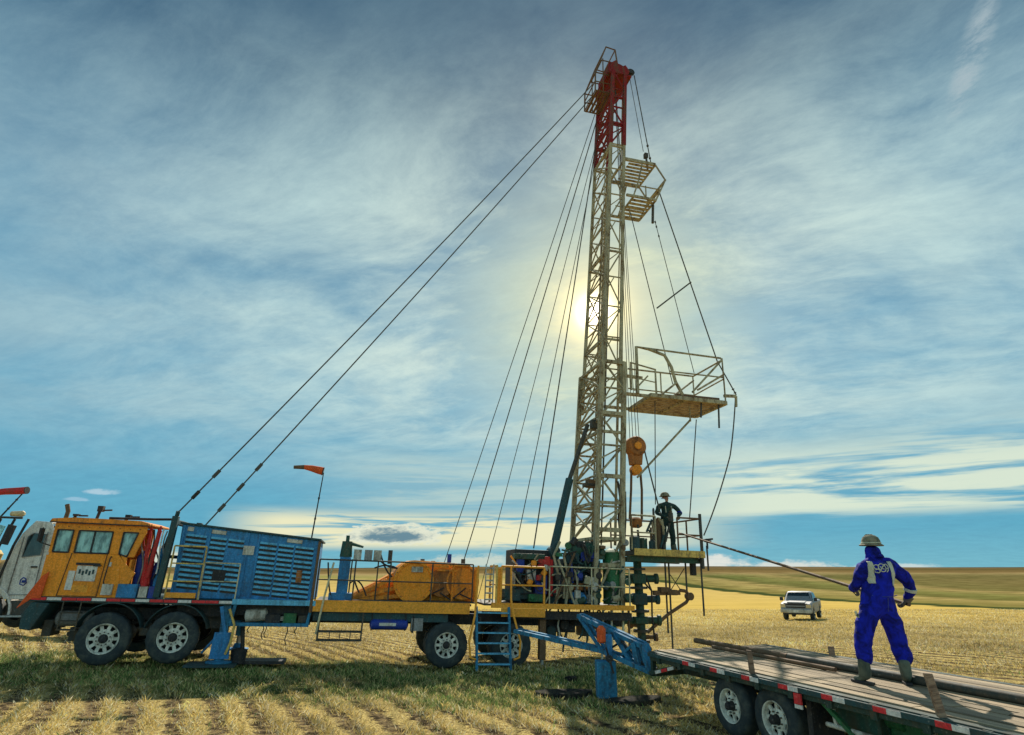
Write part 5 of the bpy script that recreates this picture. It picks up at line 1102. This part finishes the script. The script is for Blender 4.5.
# man on the work floor, facing the camera
M2 = L2W(14.95, 1.2, 3.06)
w2 = empty('person', M2); tag(w2, 'man in dark green work clothes standing on the raised work floor beside the rail', 'person', 'oilfield workers')
w2.rotation_euler = (0, 0, R(8)); w2.scale = (1.22, 1.2, 1.03)
n2_ = {'pel': (Vector((0, 0, .95)), (.155, .11)), 'wa': (Vector((0, -.01, 1.12)), (.15, .11)), 'ch': (Vector((.02, -.03, 1.30)), (.18, .12)), 'sh': (Vector((.02, -.03, 1.43)), (.15, .09)), 'nk': (Vector((.0, -.04, 1.51)), .06), 'hd': (Vector((-.01, -.05, 1.62)), (.078, .09)), 'hd2': (Vector((-.01, -.05, 1.69)), (.075, .09)),
 'sL': (Vector((-.19, -.03, 1.41)), .075), 'eL': (Vector((-.28, -.06, 1.15)), .062), 'wL': (Vector((-.10, -.28, 1.04)), .042), 'sR': (Vector((.22, -.03, 1.40)), .078), 'eR': (Vector((.37, -.05, 1.20)), .066), 'wR': (Vector((.22, -.28, 1.05)), .042),
 'hL': (Vector((-.09, 0, .88)), .10), 'kL': (Vector((-.13, -.03, .50)), .078), 'aL': (Vector((-.14, .0, .14)), .065), 'hR': (Vector((.09, 0, .88)), .10), 'kR': (Vector((.12, -.03, .50)), .078), 'aR': (Vector((.13, 0, .14)), .065)}
e2_ = [('pel', 'wa'), ('wa', 'ch'), ('ch', 'sh'), ('sh', 'nk'), ('nk', 'hd'), ('hd', 'hd2'), ('sh', 'sL'), ('sL', 'eL'), ('eL', 'wL'), ('sh', 'sR'), ('sR', 'eR'), ('eR', 'wR'), ('pel', 'hL'), ('hL', 'kL'), ('kL', 'aL'), ('pel', 'hR'), ('hR', 'kR'), ('kR', 'aR')]
me = skin_body('body', n2_, e2_, 'pel', 2, .03); me.materials.clear(); me.materials.append(M['coverall2']); me.materials.append(M['skin'])
for p in me.polygons:
    if p.center.z > 1.53: p.material_index = 1
b2o = link(bpy.data.objects.new('body', me)); b2o.parent = w2
q = MB(); q.lathe([(-.02, .15), (-.01, .155), (0, .125), (.05, .112), (.09, .09), (.115, .05), (.12, 0)], (-.01, -.04, 1.70), (0, 0, 1), 22); q.build('hard_hat', 'hat', w2)
for s in (-1, 1):
    q = MB(); q.lathe([(0, 0), (.006, .012), (.01, 0)], (-.01+s*.03, -.137, 1.645), (0, -1, 0), 8); q.build('eye', 'black', w2)
    q = MB(); q.lathe([(0, 0), (.01, .022), (.016, 0)], (-.01+s*.077, -.045, 1.63), (s, 0, 0), 8); q.build('ear', 'skin', w2)
q = MB(); q.lathe([(0, .016), (.03, .008), (.032, 0)], (-.01, -.13, 1.62), (0, -1, 0), 8); q.build('nose', 'skin', w2)
q = MB(); q.beam((-.035, -.132, 1.585), (.015, -.132, 1.585), .008); q.build('mouth', 'brown', w2)
for s, nm in ((-.06, 'a'), (.10, 'b')): MB().beam((s, -.165, 1.18), (s-.01, -.165, 1.38), .035, .012).build('reflective_band', 'stripe', w2)
MB().lathe([(-.03, .072), (.03, .070)], (.335, -.09, 1.17), (-.5, -.8, -.5), 12).build('sleeve_patch', 'coverall', w2)
hand(w2, (-.10, -.28, 1.04), (.4, -.6, -.3), (0, -.3, -1)); hand(w2, (.22, -.28, 1.05), (-.4, -.6, -.3), (0, -.3, -1), thumb_side=-1)
boot(w2, Vector((-.14, 0, .13)), Vector((-.18, -.15, 0))); boot(w2, Vector((.13, 0, .13)), Vector((.18, -.15, 0)))
q = MB(); q.tube((-.02, -.36, .9), (-.02, -.36, 1.15), .06, n=12); q.tube((-.02, -.36, 1.15), (-.02, -.36, 1.22), .03); o = q.build('hand_tool', 'dark', w2)

# ---------------------------------------------------------------- windsocks
def windsock(foot, head, r_, label, sock_pts, radii, mt, lean_mat='black'):
    e = empty('windsock', foot); tag(e, label, 'windsock'); f = Vector(foot); h_ = Vector(head)-f
    MB().tube((0, 0, 0), h_, r_*1.5, r_, n=8).build('pole', lean_mat, e)
    for t in (.3, .6): MB().tube(h_*t, h_*(t+.03), r_*2, n=8).build('pole_joint', lean_mat, e)
    q = MB(); q.path([Vector(p)-f for p in sock_pts], .1, 14, radii); so_ = q.build('sock', mt, e)
    p = [Vector(p)-f for p in sock_pts]; MB().lathe([(-.012, radii[0]*1.05), (.012, radii[0]*1.05)], p[0], p[1]-p[0], 16).build('hoop', 'black', so_)
    i = len(p)-2; MB().path([p[i], p[-1]], .1, 12, [radii[i]*1.04, radii[-1]*1.04]).build('sock_tip', 'brown', so_)
    return e
a0 = L2W(4.15, 1.0, 2.95); a1 = L2W(4.24, 1.0, 4.80)
windsock(a0, a1, .014, 'small orange windsock on a thin pole on top of the blue engine house', [L2W(4.22, 1, 4.84), L2W(4.10, 1, 4.86), L2W(3.9, 1, 4.90), L2W(3.7, 1, 4.92), L2W(3.42, 1, 4.90)], [.11, .105, .085, .06, .045], 'orangered')
a0 = Vector((-17.45, 21.0, 3.95)); a1 = Vector((-16.75, 21.0, 4.95))
windsock(a0, a1, .02, 'red windsock at the left edge above the white truck', [(-16.75, 21, 4.88), (-17.0, 21, 4.86), (-17.5, 21, 4.84), (-18.2, 21, 4.76), (-18.9, 21, 4.70)], [.12, .12, .11, .09, .06], 'red')

# ---------------------------------------------------------------- white truck at the left edge: x to its rear
wt = empty('white_truck', (-16.9, 20.6, .42)); wt.rotation_euler = (0, 0, R(6)); tag(wt, 'dusty white truck parked behind the orange cab at the left edge', 'truck')
q = MB(); q.prism([(.55, .95), (1.55, .95), (1.62, 3.05), (1.45, 3.38), (.95, 3.42), (.62, 3.0), (.35, 2.2), (.35, 1.2)], 0, .06); q.prism([(.35, .95), (1.55, .95), (1.55, 2.3), (.35, 2.2)], 1.95, 2.0)
q.bb(1.53, 1.6, .06, 1.95, .95, 3.1); q.prism([(.95, 3.36), (1.45, 3.32), (1.45, 3.38), (.95, 3.42)], .06, 1.95); q.bb(.35, .42, .06, 1.95, 1.0, 2.15); wc = q.build('cab', 'white', wt, bevel=.03)
q = MB(); q.prism([(.80, 2.25), (1.36, 2.32), (1.38, 2.98), (1.0, 3.02), (.84, 2.9)], -.012, .03); q.build('window', 'dglass', wc)
q = MB(); 
for p0, p1 in (((.80, 2.25), (1.36, 2.32)), ((1.36, 2.32), (1.38, 2.98)), ((1.38, 2.98), (1.0, 3.02)), ((1.0, 3.02), (.84, 2.9)), ((.84, 2.9), (.80, 2.25)), ((.62, 1.1), (.72, 2.9)), ((.62, 1.1), (1.4, 1.1)), ((1.4, 1.1), (1.42, 3.05))): q.beam((p0[0], -.012, p0[1]), (p1[0], -.012, p1[1]), .03, .02)
q.build('window_frame', 'grey', wc); bx('door_handle', 'black', wc, (1.25, -.02, 1.95), (.18, .05, .05))
q = MB(); q.prism([(.46, 2.2), (.52, 2.15), (.98, 3.30), (.92, 3.34)], .1, 1.9); q.build('windscreen', 'dglass', wc)
q = MB(); q.path([(1.0, -.01, 1.62), (.93, -.01, 1.55), (.93, -.01, 1.42), (1.05, -.01, 1.38), (1.12, -.01, 1.45), (1.08, -.01, 1.58), (1.0, -.01, 1.62)], .018, 6); q.build('door_logo', 'dblue', wc); bx('door_logo', 'dblue', wc, (1.03, -.012, 1.5), (.1, .02, .08))
q = MB(); q.prism([(.35, 1.25), (.35, 2.2), (-.5, 2.1), (-1.9, 1.95), (-2.1, 1.3)], .1, 1.9); q.build('hood', 'offw', wt, bevel=.06)
q = MB()
pts = [(math.cos(t)*.80, .55+math.sin(t)*.80) for t in np.linspace(-.15, math.pi+.1, 16)]
for i in range(15): q.prism([pts[i], pts[i+1], (pts[i+1][0]*1.09, .55+(pts[i+1][1]-.55)*1.09), (pts[i][0]*1.09, .55+(pts[i][1]-.55)*1.09)], -.05, .4)
q.build('fender', 'white', wt, bevel=.01)
wheel(wt, (0, 0, .55), .58, .3, .33); flip(wheel(wt, (0, 2.0, .55), .58, .3, .33)); wheel(wt, (4.2, 0, .55), .58, .3, .33); wheel(wt, (5.6, 0, .55), .58, .3, .33); flip(wheel(wt, (4.2, 2, .55), .58, .3, .33)); flip(wheel(wt, (5.6, 2, .55), .58, .3, .33))
q = MB(); q.bb(.9, 6.2, .5, .7, .75, 1.0); q.bb(.9, 6.2, 1.3, 1.5, .75, 1.0); q.bb(.7, 1.5, -.05, .5, .42, .50); q.bb(.75, 1.5, .0, .5, .5, .92); q.build('truck_frame', 'dark', wt)
bx('running_board', 'chrome', wt, (1.1, -.03, .46), (.9, .3, .05)); bx('front_bumper', 'chrome', wt, (-2.15, 1, .75), (.15, 2.1, .4))
q = MB(); q.path([(1.75, .2, 1.0), (1.75, .2, 3.5), (1.78, .2, 3.75), (1.70, .2, 3.98)], .07, 10); q.build('exhaust_stack', 'brown', wt)
for (x, v) in ((.15, -.28), (.60, -.32), (-.30, -.25)):
    q = MB(); q.path([(x-.18, v, 1.35), (x+.05, v, 2.6), (x+.32, v, 3.45)], .04, 8); q.build('mirror_arm', 'black', wt)
q = MB(); q.path([(-.2, -.3, 3.4), (.1, -.3, 3.5), (.7, -.3, 3.48)], .035, 8); q.build('mirror_arm', 'black', wt)
bx('mirror', 'black', wt, (.42, -.34, 2.95), (.22, .1, .62), rot=(0, R(12), 0)); bx('mirror_glass', 'glass', wt, (.10, -.34, 2.95), (.2, .04, .6), rot=(0, R(14), 0))
q = MB(); q.lathe([(0, .08), (.35, .10), (.42, .04)], (.3, -.25, 3.62), (1, 0, 0), 12); q.build('roof_lamp', 'lamp', wt)
q = MB(); q.lathe([(0, .18), (1.15, .20), (1.25, .1)], (-.15, -.12, 1.25), (.18, 0, 1), 18); q.build('air_cleaner', 'pyellow', wt)
q = MB(); q.bb(1.9, 6.3, .1, 1.9, 1.05, 1.25); q.build('flat_deck', 'dark', wt)

# ---------------------------------------------------------------- pickup in the field: x to its left side, y to its rear, z up
pk = empty('pickup_truck', (21.2, 48.2, float(ground_z(21.2, 48.2))-.08)); pk.rotation_euler = (0, 0, R(-32)); pk.scale = (1.1, 1.1, 1.1)
tag(pk, 'silver pickup truck parked out in the golden stubble field facing the rig', 'pickup')
def pprism(poly, x0, x1):        # poly in (y, z)
    q = MB(); n = len(poly); q.add([(x0, a, b) for a, b in poly]+[(x1, a, b) for a, b in poly], [tuple(range(n))[::-1], tuple(range(n, 2*n))]+[(i, (i+1) % n, n+(i+1) % n, n+i) for i in range(n)]); return q
bodyp = [(0, .55), (0, .95), (.06, 1.10), (.3, 1.17), (1.3, 1.24), (1.42, 1.24), (5.5, 1.24), (5.55, .6), (4.95, .55), (4.85, .85), (4.5, 1.0), (4.15, .85), (4.05, .5), (1.55, .45), (1.45, .82), (1.1, .98), (.75, .82), (.65, .5)]
q = pprism(bodyp, -.98, .98); pb_ = q.build('body', 'silver', pk, bevel=.10)
q = MB(); lo2 = [(-.92, 1.35, 1.23), (.92, 1.35, 1.23), (.92, 3.75, 1.23), (-.92, 3.75, 1.23)]; hi2 = [(-.74, 2.05, 1.84), (.74, 2.05, 1.84), (.76, 3.5, 1.84), (-.76, 3.5, 1.84)]
q.add(lo2+hi2, [(4, 5, 6, 7), (0, 1, 5, 4), (1, 2, 6, 5), (2, 3, 7, 6), (3, 0, 4, 7)]); q.build('cabin', 'silver', pk, bevel=.12)
def quad(parent, pts, name, mt, t=.012):
    a, b_, c_, d_ = [Vector(p) for p in pts]; n = (b_-a).cross(d_-a).normalized()*t
    q = MB(); q.add([a, b_, c_, d_, a+n, b_+n, c_+n, d_+n], [(0, 3, 2, 1), (4, 5, 6, 7), (0, 1, 5, 4), (1, 2, 6, 5), (2, 3, 7, 6), (3, 0, 4, 7)]); return q.build(name, mt, parent)
quad(pk, [(-.80, 1.46, 1.30), (.80, 1.46, 1.30), (.67, 2.0, 1.79), (-.67, 2.0, 1.79)], 'windscreen', 'dglass')
for s in (-1, 1):
    P4 = [(s*.915, 1.65, 1.29), (s*.915, 2.6, 1.29), (s*.785, 2.55, 1.76), (s*.80, 2.12, 1.76)]
    quad(pk, P4 if s > 0 else [P4[1], P4[0], P4[3], P4[2]], 'side_window', 'dglass', .02)
    P4 = [(s*.915, 2.68, 1.29), (s*.915, 3.55, 1.29), (s*.79, 3.4, 1.76), (s*.785, 2.63, 1.76)]
    quad(pk, P4 if s > 0 else [P4[1], P4[0], P4[3], P4[2]], 'side_window', 'dglass', .02)
    q = MB(); q.box((s*1.10, 1.62, 1.36), (.22, .12, .24)); q.build('wing_mirror', 'black', pk, bevel=.03)
    bx('headlight', 'lamp', pk, (s*.80, .0, .98), (.30, .10, .20)); bx('fog_light', 'lamp', pk, (s*.75, -.045, .60), (.16, .04, .1))
    for y_ in (1.1, 4.5):
        o = wheel(pk, (s*.98, y_, .40), .40, .26, .25, lugs=6); o.rotation_euler.z = R(90) if s > 0 else R(-90)
bx('grille', 'black', pk, (0, -.012, .98), (1.20, .06, .24)); bx('grille_bar', 'silver', pk, (0, -.05, .98), (1.2, .03, .06)); q = MB(); q.box((0, -.05, .66), (1.96, .2, .24)); q.build('bumper', 'offw', pk, bevel=.04)
bx('licence_plate', 'white', pk, (0, -.16, .66), (.32, .02, .14)); bx('bonnet_stripe', 'black', pk, (0, .02, 1.13), (1.5, .06, .05)); bx('bonnet_scoop', 'silver', pk, (0, .7, 1.22), (1.1, 1.0, .05), rot=(R(3), 0, 0)); bx('air_dam', 'black', pk, (0, -.02, .50), (1.7, .12, .12))
